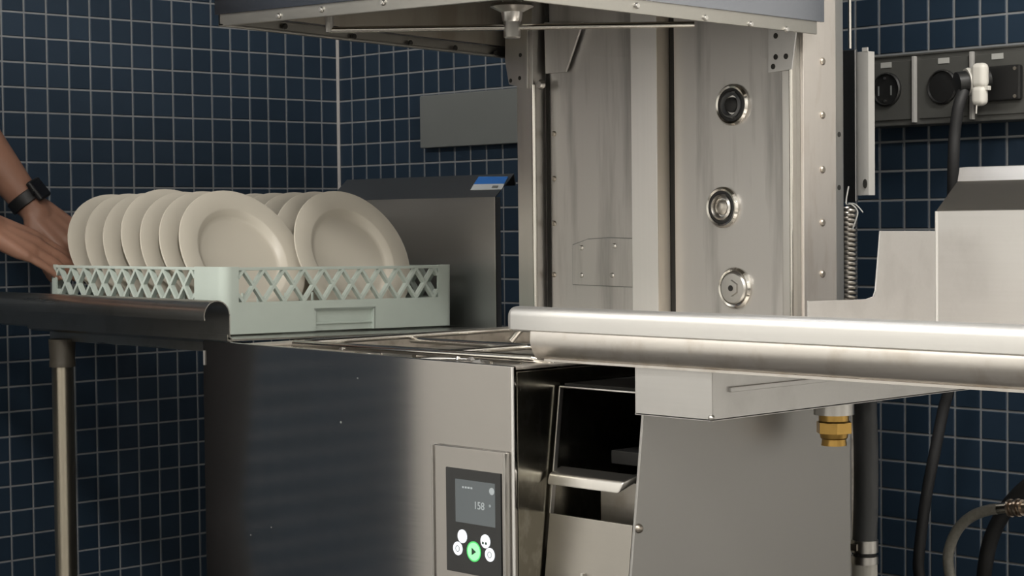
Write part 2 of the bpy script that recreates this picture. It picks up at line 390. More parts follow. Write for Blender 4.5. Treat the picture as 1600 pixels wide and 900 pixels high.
# control door with display
xa = ony(683, 700, YF).x; xb = ony(796, 708, YF).x; ztp = ony(740, 700, YF).z
cd = B().box((xa, YF-.007, .30), (xb, YF, ztp), .0016).build('control_door', M_FRONT, mw)
B().box((xa-.001, YF-.0095, .30), (xa+.0015, YF, ztp), .0006).build('door_edge_strip', M_STEEL, cd)
B().box((xb-.002, YF-.0095, .30), (xb+.001, YF, ztp-.001), .0006).build('door_edge_strip', M_STEEL, cd)
YB = YF-.0085
def quad_on_y(name, pts, y, th, mat, parent, bev=.0):
    q = [ony(px, py, y) for px, py in pts]     # tl, tr, br, bl
    x0 = (q[0].x+q[3].x)/2; x1 = (q[1].x+q[2].x)/2; z0 = (q[2].z+q[3].z)/2; z1 = (q[0].z+q[1].z)/2
    return B().box((x0, y, z0), (x1, y+th, z1), bev).build(name, mat, parent), (x0, x1, z0, z1)
bz, (bx0, bx1, bz0, bz1) = quad_on_y('display_bezel', ((697, 729), (783, 741), (783, 904), (697, 893)), YB, .003, M_BLACKG, mw, .0008)
sc, (sx0, sx1, sz0, sz1) = quad_on_y('display_screen', ((712, 747), (774, 757), (773, 824), (711, 815)), YB-.0003, .0006, M_SCREEN, bz)
MF = lambda x, z, y: Matrix(((1, 0, 0, x), (0, 0, -1, y), (0, 1, 0, z), (0, 0, 0, 1)))
c = ony(749, 791, YB); textmesh('display_digits', '158', .0135, MF(c.x, c.z, YB-.0006), M_SCRTXT, bz)
c = ony(766, 795, YB); textmesh('display_unit', '\u00b0', .012, MF(c.x, c.z, YB-.0006), M_SCRTXT, bz)
c = ony(731, 762, YB)
for k, (dx, wd) in enumerate(((-.010, .0035), (-.005, .004), (.000, .0045), (.0055, .004))):
    B().box((c.x+dx, YB-.0007, c.z-.0011), (c.x+dx+wd*.85, YB-.0004, c.z+.0011)).build('display_header_mark', M_SCRTXT, bz)
def disc(px, py, r, y, mat, parent, name, th=.0006, n=24):
    c = ony(px, py, y)
    return B().lathe([(r*.9, 0), (r, th*.3), (r, th)], n, frame_m((c.x, y+th, c.z), (0, -1, 0))).build(name, mat, parent), c
disc(768, 768, .0045, YB-.0008, M_SCRTXT, bz, 'display_round_icon')
for px, py in ((722, 838), (715, 857), (758, 846), (765, 867)):
    bt, c = disc(px, py, .0086, YB-.0010, M_BTN, bz, 'round_button', .0012)
for dx in (-.0028, .0028):
    c = ony(758, 848, YB); B().box((c.x+dx-.0014, YB-.0016, c.z-.002), (c.x+dx+.0014, YB-.0009, c.z+.001)).build('button_icon', M_ICON, bz)
for px, py in ((715, 857), (765, 867)):
    c = ony(px, py, YB-.001); B().tube([(c.x+.0036*math.cos(a*PI/10), YB-.0012, c.z+.0036*math.sin(a*PI/10)) for a in range(20)], .0004, 6, closed=True).build('button_icon', M_ICON, bz)
disc(740, 862, .0130, YB-.0010, M_BTNGD, bz, 'start_button_ring', .0011)
bt, c = disc(740, 862, .0112, YB-.0016, M_BTNG, bz, 'start_button', .0014)
B().prism([(c.x-.0032, c.z-.0046), (c.x+.0048, c.z), (c.x-.0032, c.z+.0046)], 'y', YB-.0022, YB-.0014).build('play_icon', M_ICON, bz)
# wash tank: rim, basin, strainers, rack rails
b = B(); zi = .863
b.box((XL+.006, YF+.008, zi-.004), (XR-.004, YF+.022, zi), .0008); b.box((XL+.006, -.545, zi-.004), (XR-.004, -.50, zi), .0008)
b.box((XL+.006, YF+.022, zi-.004), (XL+.045, -.545, zi), .0008); b.box((XR-.03, YF+.022, zi-.004), (XR-.004, -.545, zi), .0008)
b.build('tank_rim', M_RIM, mw)
b = B()
b.box((XL+.045, YF+.022, .70), (XR-.03, -.545, .705)); b.box((XL+.045, YF+.022, .705), (XL+.048, -.545, .859)); b.box((XR-.033, YF+.022, .705), (XR-.03, -.545, .859))
b.box((XL+.048, YF+.022, .705), (XR-.033, YF+.025, .859)); b.box((XL+.048, -.548, .705), (XR-.033, -.545, .859)); b.build('tank_basin', M_TANK, mw)
xm = (XL+XR)/2
for x0, x1, ya, yb in ((XL+.05, xm-.004, -1.085, -.83), (xm+.004, XR-.035, -1.085, -.83), (XL+.05, xm-.004, -.82, -.56), (xm+.004, XR-.035, -.82, -.56)):
    s_ = B().hexa([(x0, ya, .838), (x1, ya, .838), (x1, yb, .838), (x0, yb, .838), (x0, ya, .842), (x1, ya, .842), (x1, yb, .842), (x0, yb, .842)], .001).build('strainer_plate', M_TANK, mw)
    B().tube([((x0+x1)/2-.03, (ya+yb)/2, .842), ((x0+x1)/2-.03, (ya+yb)/2, .852), ((x0+x1)/2+.03, (ya+yb)/2, .852), ((x0+x1)/2+.03, (ya+yb)/2, .842)], .0025, 8).build('strainer_handle', M_CHROME, s_)
zr = .868
yr1 = onz(720, 553.5, zr).y; yr2 = onz(745, 531, zr).y; xr1 = onz(700, 522, zr).x
B().tube([(XL+.12, yr1+.03, zr-.02), (XL+.12, yr1+.01, zr-.004), (XL+.135, yr1, zr), (XR-.035, yr1, zr), (XR-.02, yr1+.012, zr-.003), (XR-.018, yr1+.035, zr-.02)], .0055, 12).build('rack_rail', M_CHROME, mw)
B().tube([(XL+.12, -.60, zr-.02), (XL+.135, -.592, zr), (XR-.035, -.592, zr), (XR-.02, -.60, zr-.02)], .0055, 12).build('rack_rail', M_CHROME, mw)
B().tube([(XL+.14, yr2, zr-.006), (XR-.03, yr2, zr-.006)], .0045, 12).build('rack_rail', M_CHROME, mw)
B().tube([(xr1, -.585, zr+.001), (xr1, yr1+.01, zr+.001)], .0045, 12).build('rack_rail', M_CHROME, mw)
B().tube([(xr1+.25, -.59, zr-.006), (xr1+.25, yr1+.004, zr-.006)], .0045, 12).build('rack_rail', M_CHROME, mw)
# lower spray arm in the tank
b = B(); b.lathe([(.03, 0), (.03, .02), (.022, .03), (.022, .045)], 20, Matrix.Translation((xm, -.82, .80))); b.tube([(xm-.2, -.98, .835), (xm, -.82, .838), (xm+.2, -.66, .835)], .012, 12); b.build('lower_spray_arm', M_STEEL, mw)
for px, py, s in ((478, 540, .007), (489, 539, .004), (535, 545, .006), (736, 561, .006), (716, 560, .003), (748, 565, .012)):
    c = onz(px, py, zi+.002); a_ = random.random()
    B().hexa([(c.x-s, c.y-.004, zi), (c.x+s, c.y-.005, zi), (c.x+s*.8, c.y+.004, zi), (c.x-s*.9, c.y+.005, zi), (c.x-s*.6, c.y-.002, zi+.004), (c.x+s*.5, c.y-.003, zi+.006), (c.x+s*.4, c.y+.002, zi+.005), (c.x-s*.6, c.y+.002, zi+.003)], .001, 1).build('rim_clip', M_STEEL, mw)
# rear column: panels, pillar, posts
ZB, ZTOP = .864, 1.80
def xs(px, y, py=300): return ony(px, py, y).x
yp = YC
pl0, pl1 = xs(849, yp), xs(990, yp)
B().box((pl0-.016, yp, ZB), (pl1+.02, yp+.004, ZTOP)).build('column_panel', M_CHAMBER, mw, label='left panel of the rear column, streaked with dry water marks')
B().box((xs(1052, yp), yp+.004, ZB), (xs(1224, yp)+.02, yp+.008, ZTOP)).build('column_panel', M_CHAMBER, mw, label='right panel of the rear column with three nozzles')
x0, x1 = xs(984, yp-.022), xs(1027, yp-.022)
B().prism([(x0, yp+.001), (x0+.004, yp-.022), (x1, yp-.022), (x1, yp+.006), (x1-.004, yp+.006), (x1-.004, yp+.001)], 'z', ZB, 1.42, .0008).build('column_pillar', M_PILLAR, mw)
B().box((x1+.0002, yp-.0215, ZB), (x1+.0016, yp+.006, 1.42)).build('pillar_side', M_MATT, mw)
B().box((x1+.004, yp+.0045, ZB), (xs(1052, yp)+.002, yp+.02, ZTOP)).build('column_gap', M_HOLE, mw)  # near-black filler for the shade between pillar and right panel
# left guide post (angle) with rounded edge
x0, x1 = xs(809, yp-.03), xs(834, yp-.03)
B().prism([(x0, yp-.03), (x1, yp-.03), (x1, yp+.003), (x1-.003, yp+.003), (x1-.003, yp-.026), (x0, yp-.026)], 'z', ZB, 1.42, .0012).build('guide_post', M_STEEL, mw)
B().tube([(x1+.001, yp-.029, ZB), (x1+.001, yp-.029, 1.268)], .004, 12).build('guide_rod', M_CHROME, mw)
B().box((x1+.002, yp-.002, ZB), (x1+.010, yp, 1.42)).build('guide_shade', M_HOLE, mw)  # dark strip set in for the shade on the post's inner side
# right guide post
x0, x1 = xs(1222, yp-.02), xs(1239, yp-.02)
B().prism([(x0, yp-.02), (x1, yp-.02), (x1, yp+.012), (x1-.003, yp+.012), (x1-.003, yp-.016), (x0, yp-.016)], 'z', ZB, 1.42, .0012).build('guide_post', M_STEEL, mw)
B().tube([(x1-.002, yp-.021, ZB), (x1-.002, yp-.021, 1.285)], .003, 12).build('guide_rod', M_CHROME, mw)
XS = 1.728
y0, y1, y2 = onx(1256, 300, XS).y, onx(1307, 300, XS).y, onx(1321, 300, XS).y
cs = B().box((XS-.006, y0, .12), (XS, y1, ZTOP), .001).build('column_side_panel', M_COLS, mw)
B().box((XS-.012, y1, .12), (XS-.003, y2, ZTOP), .001).build('column_edge_strip', M_STEEL, mw)
B().box((x1, y0, .80), (XS-.006, y0+.004, ZTOP)).build('column_corner', M_STEEL, mw)
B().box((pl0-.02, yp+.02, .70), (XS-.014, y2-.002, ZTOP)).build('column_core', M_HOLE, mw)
B().box((pl0-.06, y2-.06, .70), (XS-.02, y2, ZTOP)).build('column_back_panel', M_DARKST, mw)
def bolt(px, py, plane, v, r, parent, mat=M_BOLT, name='bolt', h=.003):
    if plane == 'y': c = ony(px, py, v); z = (0, -1, 0)
    else: c = onx(px, py, v); z = (1, 0, 0)
    return B().lathe([(r, 0), (r, h*.5), (r*.7, h), (0, h*1.05)], 12, frame_m(c, z)).build(name, mat, parent)
for py in (96, 180, 265, 348, 428): bolt(1285, py, 'x', XS, .0055, mw)
for py in (210, 293): bolt(1311, py, 'x', XS-.003, .004, mw, M_HOLE, 'screw_hole', .0008)
for py in (209, 279, 349, 429): bolt(866, py, 'y', yp, .0045, mw)
# access plate on the left panel
q = [ony(px, py, yp) for px, py in ((897, 383), (920, 374), (950, 372), (990, 373), (990, 448), (897, 444))]
gq = [(p.x+(-.0022 if i in (0, 5) else 0), p.z+(.0012 if i < 4 else -.0012)) for i, p in enumerate(q)]
B().prism(gq, 'y', yp-.0012, yp-.0002).build('access_plate_outline', M_GREYP, mw)  # slightly larger dark sheet that outlines the plate
ap = B().prism([(p.x, p.z) for p in q], 'y', yp-.003, yp).build('access_plate', M_CHAMBER, mw)
for px, py in ((909, 387), (960, 384), (909, 430), (957, 430)): bolt(px, py, 'y', yp-.003, .0042, ap, M_STEEL)
# three wash nozzles
for px, py, kind in ((1146, 164, 0), (1131, 324, 1), (1150, 450, 2)):
    c = ony(px, py, yp+.004); F = frame_m((c.x, yp+.004, c.z), (0, -1, 0))
    nz = B().lathe([(.0315, 0), (.0315, .004), (.0285, .0075), (.0255, .0065), (.0245, .003)], 36, F).build('nozzle_ring', M_CHROME, mw)
    if kind < 2:
        B().lathe([(.0255, .0), (.0255, .0045), (.021, .006), (.0195, .002)], 32, F).build('gasket', M_RUB, nz)
        B().lathe([(.0195, 0), (.0195, .008), (.0165, .0105), (.0145, .006), (.0145, .002)], 32, F).build('nozzle_body', M_HOSEG if kind == 0 else M_STEEL, nz)
        B().lathe([(.012, 0), (.0115, .006), (.007, .0085), (0, .0085)], 24, F).build('nozzle_tip', M_RUB if kind == 0 else M_TANK, nz)
    else:
        B().lathe([(.0245, .002), (.0245, .006), (.022, .009), (0, .0095)], 32, F).build('nozzle_cap', M_STEEL, nz)
        B().lathe([(.013, .0095), (.012, .0125), (0, .0128)], 6, F).build('cap_nut', M_STEEL, nz)
        B().lathe([(.0045, .0125), (.0045, .0135), (0, .0135)], 16, F).build('nozzle_hole', M_HOLE, nz)
# ---- hood
HX0, HX1, HY0, HY1 = 1.098, 1.752, -1.094, -.508
ZH = 1.318
def lean(b):       # the raised hood hangs a few millimetres out of level
    for v in b.bm.verts:
        u = (v.co.x-HX0)/(HX1-HX0); t_ = (v.co.y-HY0)/(HY1-HY0)
        v.co.z += (1-u)*(1-t_)*.018+u*(1-t_)*.0+(1-u)*t_*0-u*t_*.006
    return b
hood = B()
hood.box((HX0-.004, HY0-.004, ZH+.017), (HX1+.004, HY0+.004, 1.78), .001); hood.box((HX0-.004, HY0+.004, ZH+.017), (HX0+.004, HY1, 1.78), .001)
hood.box((HX1-.004, HY0+.004, ZH+.014), (HX1+.004, HY1+.012, 1.78), .001); hood.box((HX0-.004, HY0-.004, 1.774), (HX1+.004, HY1+.004, 1.784), .001)
hs = lean(hood).build('hood_shell', M_HOOD, mw)
b = B(); b.box((HX0, HY0, ZH), (HX1, HY0+.005, ZH+.018), .0012); b.box((HX1-.005, HY0, ZH-.004), (HX1, HY1, ZH+.016), .0012); b.box((HX0, HY0, ZH), (HX0+.005, HY1, ZH+.018), .0012)
b.box((HX0, HY0, ZH), (HX0+.012, HY1, ZH+.004), .0008)
lean(b).build('hood_flange', M_FLANGE, hs)
b = B(); b.box((HX0+.006, HY0+.006, ZH+.02), (HX0+.010, HY1, 1.77)); b.box((HX0+.006, HY0+.006, ZH+.02), (HX1-.006, HY0+.010, 1.77)); b.box((HX1-.010, HY0+.006, ZH+.02), (HX1-.006, HY1, 1.77)); b.box((HX0+.006, HY0+.006, 1.76), (HX1-.006, HY1, 1.77))
lean(b).build('hood_lining', M_HOODIN, hs)
b = B(); b.box((HX0+.010, HY0+.010, ZH+.022), (HX1-.010, HY0+.045, ZH+.026), .001); b.box((HX1-.05, HY0+.045, ZH+.022), (HX1-.010, HY1-.02, ZH+.026), .001); lean(b).build('hood_gutter', M_STEEL, hs)
for px, py in ((436, 25), (503, 15), (599, 4)): bolt(px, py, 'y', HY0, .0042, hs, M_STEEL, 'rivet', .004)
for px, py in ((994, 9), (1101, 28), (1172, 38), (1228, 46)): bolt(px, py, 'x', HX1, .0042, hs, M_STEEL, 'rivet', .004)
for px, py in ((445, 41), (553, 57), (641, 67), (711, 75), (773, 83)): bolt(px, py, 'x', HX0+.010, .0045, hs, M_HOLE, 'screw', .003)
# upper spray arm hanging in the hood
hub = ony(800, 30, -.81)
sa = B().lathe([(.030, .022), (.032, .018), (.016, .010), (.014, -.002), (.0125, -.004), (.0125, -.026), (.010, -.028), (0, -.028)], 20, Matrix.Translation((hub.x, hub.y, hub.z))).build('spray_hub', M_STEEL, hs)
e0 = atd(515, 47, (hub-CAM).dot(CF)+.02); e1 = atd(1085, 38, (hub-CAM).dot(CF)-.02); hubc = (e0+e1)/2
B().tube([e0, e0.lerp(e1, .5), e1], .0046, 12).build('spray_arm', M_CHROME, hs)
B().tube([hub+Vector((0, 0, .02)), hub+Vector((0, 0, .42))], .014, 12).build('spray_feed_pipe', M_STEEL, hs)
B().tube([e0+Vector((0, 0, -.003)), e0+Vector((0, 0, .02))], .006, 10).build('spray_end_jet', M_STEEL, hs)
# hood brackets on the posts
ybk = yp-.034
def poly_y(name, pts, y, th, mat, parent, bev=0):
    q = [ony(px, py, y) for px, py in pts]
    return B().prism([(p.x, p.z) for p in q], 'y', y, y+th, bev).build(name, mat, parent)
bk = poly_y('hood_bracket', ((789, 40), (824, 40), (824, 138), (795, 132), (789, 96)), ybk, .003, M_STEEL, mw, .0006)
xbk = ony(824, 100, ybk).x
q = [onx(px, py, xbk) for px, py in ((824, 40), (850, 40), (850, 134), (824, 138))]
B().prism([(p.y, p.z) for p in q], 'x', xbk-.003, xbk, .0006).build('bracket_web', M_STEEL, bk)
for px, py in ((813, 86), (798, 126), (812, 122)): bolt(px, py, 'y', ybk, .0036, bk, M_HOLE, 'bracket_hole', .0006)
for px, py in ((836, 82), (836, 101), (834, 126)): bolt(px, py, 'x', xbk, .0036, bk, M_HOLE, 'bracket_hole', .0006)
bolt(847, 132, 'y', yp-.02, .008, bk, M_STEEL, 'pivot_bolt', .008)
poly_y('hood_gusset', ((850, 35), (910, 35), (884, 112), (852, 115)), yp-.010, .004, M_CHAMBER, mw, .0006)
bk = poly_y('hood_bracket', ((1200, 30), (1246, 30), (1237, 108), (1200, 114)), yp-.026, .003, M_SPLASH, mw, .0006)
for px, py in ((1212, 89), (1228, 88), (1212, 56), (1208, 104)): bolt(px, py, 'y', yp-.026, .0042, bk, M_HOLE, 'bracket_hole', .0006)
poly_y('hood_gusset', ((1160, 30), (1204, 30), (1204, 91), (1191, 91)), yp-.004, .003, M_CHAMBER, mw, .0006)
# balance spring, lift bar and rod behind the column
ys = -.345
c0 = ony(1326, 322, ys); c1 = ony(1326, 472, ys)
hel = [(c0.x+.0105*math.cos(a*PI/6), ys+.0105*math.sin(a*PI/6), c0.z+(c1.z-c0.z)*a/(12*20)) for a in range(12*20+1)]
B().tube(hel, .0026, 8).build('balance_spring', M_TANK, mw)
B().tube([(c1.x, ys, c1.z), (c1.x, ys, .55)], .008, 10).build('spring_anchor', M_TANK, mw)
B().tube(spline([(c0.x, ys, c0.z+.03), (c0.x+.004, ys-.012, c0.z+.004), (c0.x+.016, ys-.014, c0.z+.002), (c0.x+.024, ys-.01, c0.z-.01), (c0.x+.016, ys-.012, c0.z-.035)]), .0012, 6).build('loose_string', M_LABEL, mw)
B().tube(spline([(c0.x+.010, ys-.014, c0.z+.004), (c0.x+.022, ys-.012, c0.z+.002), (c0.x+.034, ys-.01, c0.z-.010)]), .0010, 6).build('loose_string', M_LABEL, mw)
yl = -.33
p0 = ony(1337, 82, yl); p1 = ony(1359, 305, yl)
lb = B().strip([(p0.x, yl+.012), (p0.x+.002, yl), (p0.x+.008, yl-.003), (p1.x, yl-.003), (p1.x, yl+.012)], 'z', p1.z, p0.z, .002).build('lift_bar', M_ALU, mw)
B().box((p1.x-.010, yl-.0045, p0.z), (p1.x, yl-.002, p0.z+.006)).build('lift_bar_tab', M_ALU, lb)
c = ony(1353, 287, yl-.003); B().lathe([(.0035, 0), (.0035, .002), (0, .002)], 12, frame_m((c.x, yl-.0042, c.z), (0, -1, 0)) @ Matrix.Diagonal((2.0, 1, 1, 1))).build('slot', M_HOLE, lb)
p0 = ony(1327, -40, yl); p1 = ony(1328, 76, yl)
B().tube([(p0.x, yl, p0.z+.3), (p1.x, yl, p1.z)], .0028, 10).build('lift_rod', M_CHROME, mw)
bb0 = ony(1316, 330, yl+.02); bb1 = ony(1338, 330, yl+.02)
B().box((bb0.x-.1, yl+.014, ony(1330, 316, yl+.02).z), (bb1.x+.003, yl+.022, ony(1330, 78, yl+.02).z), .002).build('lift_housing', M_DARKST, mw)
# ---- slanted side compartment on the right of the body
X0c, X1c = XR+.004, 1.898
def yc(z): return -1.044-(.815-z)*.125          # the leaning front plane
def sl(x0, x1, z0, z1, d0, d1, name, mat, par=mw, bev=.0008):
    return B().hexa([(x0, yc(z0)+d0, z0), (x1, yc(z0)+d0, z0), (x1, yc(z0)+d1, z0), (x0, yc(z0)+d1, z0), (x0, yc(z1)+d0, z1), (x1, yc(z1)+d0, z1), (x1, yc(z1)+d1, z1), (x0, yc(z1)+d1, z1)], bev).build(name, mat, par)
ztc = ony(878, 603, yc(.837)).z
zl = ony(925, 812, yc(.67)).z
B().prism([(yc(.845), .845), (-.632, .845), (-.632, .12), (yc(.30), .12), (yc(.30), .30)], 'x', X1c-.004, X1c, .0008).build('side_panel', M_SIDE, mw)
sl(X0c, X1c-.0045, .30, zl, 0, .004, 'compartment_front', M_PANELC)
sl(X0c, X0c+.0022, zl, ztc, -.001, .006, 'opening_edge', M_STEEL); sl(X0c, X1c-.004, ztc-.0022, ztc, -.001, .006, 'opening_edge', M_STEEL)
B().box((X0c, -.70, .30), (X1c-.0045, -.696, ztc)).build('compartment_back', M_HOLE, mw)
B().box((X0c+.0002, yc(.845)+.008, ztc), (X1c-.0045, -.70, ztc+.003)).build('compartment_top', M_HOLE, mw)  # top and back coloured near-black for the shade inside the opening
zh0, zh1 = ony(925, 764, yc(.72)).z, ony(925, 738, yc(.72)).z
xh1 = ony(982, 750, yc(.72)).x
B().hexa([(X0c+.002, yc(zh0)-.012, zh0), (xh1-.006, yc(zh0)-.012, zh0), (xh1+.004, yc(zh0)+.010, zh0+.012), (X0c+.002, yc(zh0)+.010, zh0+.012), (X0c+.002, yc(zh1)-.010, zh1-.006), (xh1, yc(zh1)-.010, zh1-.006), (xh1+.006, yc(zh1)+.012, zh1+.002), (X0c+.002, yc(zh1)+.012, zh1+.002)], .003).build('flap_handle', M_STEEL, mw)
zc1 = ony(930, 748, -1.0).z
B().box((X0c+.03, -1.0, zl-.06), (X1c-.006, -.996, zc1), .001).build('inner_container', M_TABLE, mw)
B().box((X0c+.03, -.996, zl-.06), (X0c+.033, -.80, zc1), .001).build('inner_container_side', M_TABLE, mw)
B().hexa([(X0c+.035, -.985, .735), (X1c-.008, -.985, .735), (X1c-.008, -.80, .735), (X0c+.035, -.80, .735), (X0c+.035, -.985, .752), (X1c-.008, -.985, .752), (X1c-.008, -.80, .752), (X0c+.035, -.80, .752)], .001).build('inner_tray', M_BLACKP, mw)
sl(X0c+.0665, X0c+.071, .56, ony(900, 893, yc(.6)).z, -.006, 0, 'latch_pin', M_STEEL)
c = onx(996, 826, X1c); B().ball((X1c, c.y+.002, c.z), .006, 2).build('hinge_knob', M_BOLT, mw)

# ================================================================== LEFT TABLE
tl = thing('dish_table', (.75, -.78, 0), 'dark stainless dish table with rolled rim under the plate rack', 'table')
TX0, TX1 = .46, 1.066
yo = onx(319, 495, TX1).y; yi = yo+.046; ym = (yo+yi)/2; rr = .023
prof = [(yo+.001, .899)]+[(ym+rr*math.cos(math.radians(a)), .905+rr*math.sin(math.radians(a))) for a in range(180, -1, -15)]+[(yi, .872), (yi+.004, .869)]
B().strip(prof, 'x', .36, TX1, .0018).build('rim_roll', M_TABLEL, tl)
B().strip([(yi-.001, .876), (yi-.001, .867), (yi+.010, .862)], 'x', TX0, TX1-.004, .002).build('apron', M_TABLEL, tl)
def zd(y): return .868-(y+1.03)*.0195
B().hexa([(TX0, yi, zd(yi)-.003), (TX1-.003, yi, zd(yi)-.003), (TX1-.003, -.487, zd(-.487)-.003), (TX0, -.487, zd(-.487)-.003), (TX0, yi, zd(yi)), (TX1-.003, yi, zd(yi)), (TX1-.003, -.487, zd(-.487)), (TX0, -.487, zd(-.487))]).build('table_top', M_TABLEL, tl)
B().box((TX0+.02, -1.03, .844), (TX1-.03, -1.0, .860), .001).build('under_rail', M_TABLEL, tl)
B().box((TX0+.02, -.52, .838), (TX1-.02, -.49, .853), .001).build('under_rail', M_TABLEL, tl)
lc = ony(91, 600, -1.045)
for lx, ly in ((lc.x, -1.036), (lc.x, -.52)):
    lg = B().lathe([(.021, 0), (.021, .02), (.0185, .03), (.0185, .83)], 24, Matrix.Translation((lx, ly, 0))).build('leg', M_LEG, tl)
    B().lathe([(.0225, .80), (.0225, .808), (.0215, .812), (.0235, .848)], 20, Matrix.Translation((lx, ly, 0))).build('leg_socket', M_SOCKET, lg)
XE = 1.045
q = [onx(px, py, XE) for px, py in ((774, 308), (803, 272))]
ybs = q[0].y
xsl = ony(526, 288, ybs+.02).x
B().strip([(ybs, .855), (ybs, q[0].z), (q[1].y, q[1].z), (q[1].y+.004, q[1].z-.02)], 'x', xsl, XE, .002).build('backsplash', M_DARKST, tl)
B().box((XE-.0022, ybs-.001, .86), (XE, ybs+.012, q[0].z), .0005).build('backsplash_edge', M_STEEL, tl)
# sticker on the slanted ledge
dv = (q[1]-q[0]).normalized(); nrm = Vector((0, -dv.z, dv.y))
def onslope(px, py, off):
    d = ray(px, py); p0 = Vector((XE, q[0].y, q[0].z))+nrm*off; k = (p0-CAM).dot(nrm)/d.dot(nrm); return CAM+d*k
def slab(name, pts, off, th, mat, par):
    t_ = [onslope(px, py, off) for px, py in pts]
    return B().hexa([p for p in t_]+[p+nrm*th for p in t_]).build(name, mat, par)
st = thing('sticker', onslope(765, 287, .0012), 'small blue and white sticker on the slanted backsplash ledge', 'sticker')
slab('sticker_sheet', ((735, 297), (784, 296), (794, 276), (748, 276)), .0012, .0003, M_STW, st)
slab('blue_field', ((740, 288), (788, 287), (794, 276), (748, 276)), .0016, .0002, M_BLUE, st)
slab('print_mark', ((768, 294), (777, 294), (779, 290), (770, 290)), .0018, .0002, M_GREYP, st)

# ================================================================== RIGHT TABLE
YR = -1.08
tr = thing('dish_table', (2.4, -.75, 0), 'bright stainless outlet table with bullnose rim right of the dishwasher', 'table')
xe = ony(797, 500, YR+.01).x; TRX = 3.05
pz = (ony(1200, 497, YR).z+ony(1200, 533, YR).z)/2; prr = .0152
pts = [(xe, 0.35), (xe+.002, .7), (xe+.006, .92), (xe+.012, 1), (xe+.1, 1), (TRX, 1)]
sec = [(-.0150, -.0135), (-.0152, -.004), (-.0150, .003)]+[(-.0030+.012*math.cos(math.radians(a)), .0032+.012*math.sin(math.radians(a))) for a in range(170, -1, -17)]+[(.0090, -.010), (.004, -.0150), (-.011, -.0158)]
b = B(); rings = [[b.bm.verts.new((x, YR+prr+u*k, pz+v*k)) for u, v in sec] for x, k in pts]
for A_, C_ in zip(rings, rings[1:]):
    for k in range(len(sec)): b.bm.faces.new([A_[k], A_[(k+1) % len(sec)], C_[(k+1) % len(sec)], C_[k]])
b.bm.faces.new(rings[0]); b.bm.faces.new(rings[-1][::-1])
b.build('rim_roll', M_ROLL, tr)
xa_ = ony(832, 540, YR+.006).x
zb_ = ony(1200, 590, YR).z
ya = YR+.004
ap_ = [(ya+.004, pz-prr*.6), (ya, pz-prr*1.1), (ya-.001, zb_+.024), (ya+.003, zb_+.013), (ya+.008, zb_+.006), (ya+.013, zb_+.0025), (ya+.020, zb_+.0015), (ya+.022, zb_+.012)]
B().strip(ap_, 'x', xa_, TRX, .003).build('apron', M_TABLE, tr)
B().box((XR+.006, ya+.006, .868), (TRX, -.436, .871)).build('table_top', M_TABLE, tr)
XP = 1.905
prof = [onx(px, py, XP) for px, py in ((1462, 508), (1466, 330), (1497, 284), (1500, 263))]
ybr = (prof[0].y+prof[1].y)/2
pp = [(ybr, .871), (ybr, prof[1].z), (prof[2].y, prof[2].z), (prof[3].y, prof[3].z), (prof[3].y+.02, prof[3].z+.001)]
B().strip(pp[:2], 'x', XP, TRX, .0025).build('backsplash', M_SPLASH, tr)
B().strip(pp[1:3], 'x', XP, TRX, .0025).build('backsplash_ledge', M_LEDGE, tr)
B().strip(pp[2:], 'x', XP, TRX, .0025).build('backsplash_upstand', M_SPLASH, tr)
B().prism([(a+.002, z_-.001) for a, z_ in pp[:4]]+[(prof[3].y+.018, prof[3].z), (prof[3].y+.018, .871)], 'x', XP, XP+.002).build('backsplash_end', M_SPLASH, tr)
B().tube([(XP+.0005, ybr-.0015, .871), (XP+.0005, ybr-.0015, prof[1].z)], .0022, 8).build('corner_weld', M_ALU, tr)
sp = [onx(px, py, XP) for px, py in ((1462, 508), (1462, 361), (1376, 361), (1369, 455), (1366, 464), (1355, 468), (1263, 470), (1263, 508))]
B().prism([(p.y, max(p.z, .869)) for p in sp[:-1]]+[(sp[-1].y, .869)], 'x', XP-.0025, XP, .0005).build('side_splash', M_SPLASH, tr)
# sump under the table
xs0, xs1 = ony(992, 600, YR+.02).x, ony(1112, 600, YR+.02).x
zs = ony(1050, 653, YR+.02).z; ysb = onx(1566, 610, xs1).y
b = B(); b.box((xs0, YR+.02, zs), (xs1, YR+.022, zb_+.006), .0008); b.box((xs1-.002, YR+.022, zs), (xs1, ysb, .868), .0008); b.box((xs0, YR+.022, zs), (xs0+.002, ysb, .868)); b.box((xs0, YR+.02, zs), (xs1, ysb, zs+.002)); b.box((xs0, ysb-.002, zs), (xs1, ysb, .868))
su = b.build('sump_box', M_SPLASH, tr)
B().box((xs1-.001, YR+.05, .842), (xs1+.004, ysb-.05, .848), .001).build('sump_seam', M_SPLASH, su)
b = B(); b.ball((xs1-.001, YR+.0205, zs+.004), .004, 2); b.build('weld_bead', M_STEEL, su)
dc = onx(1303, 655, (xs0+xs1)/2)
dr = B().lathe([(.026, zs-.020), (.026, zs), (.0, zs)], 28, Matrix.Translation((dc.x, dc.y, 0)), True).build('drain_socket', M_STEEL, tr)
dz_ = zs-.020
B().lathe([(.0, dz_+.004), (.0195, dz_+.004), (.0195, dz_-.008), (.021, dz_-.010), (.0195, dz_-.012)], 24, Matrix.Translation((dc.x, dc.y, 0)), True).build('brass_nipple', M_BRASS, dr)
B().lathe([(.0, dz_-.010), (.0235, dz_-.010), (.0235, dz_-.024), (.0, dz_-.024)], 6, Matrix.Translation((dc.x, dc.y, 0)) @ Matrix.Rotation(.3, 4, 'Z'), True).build('brass_hex', M_BRASS, dr)
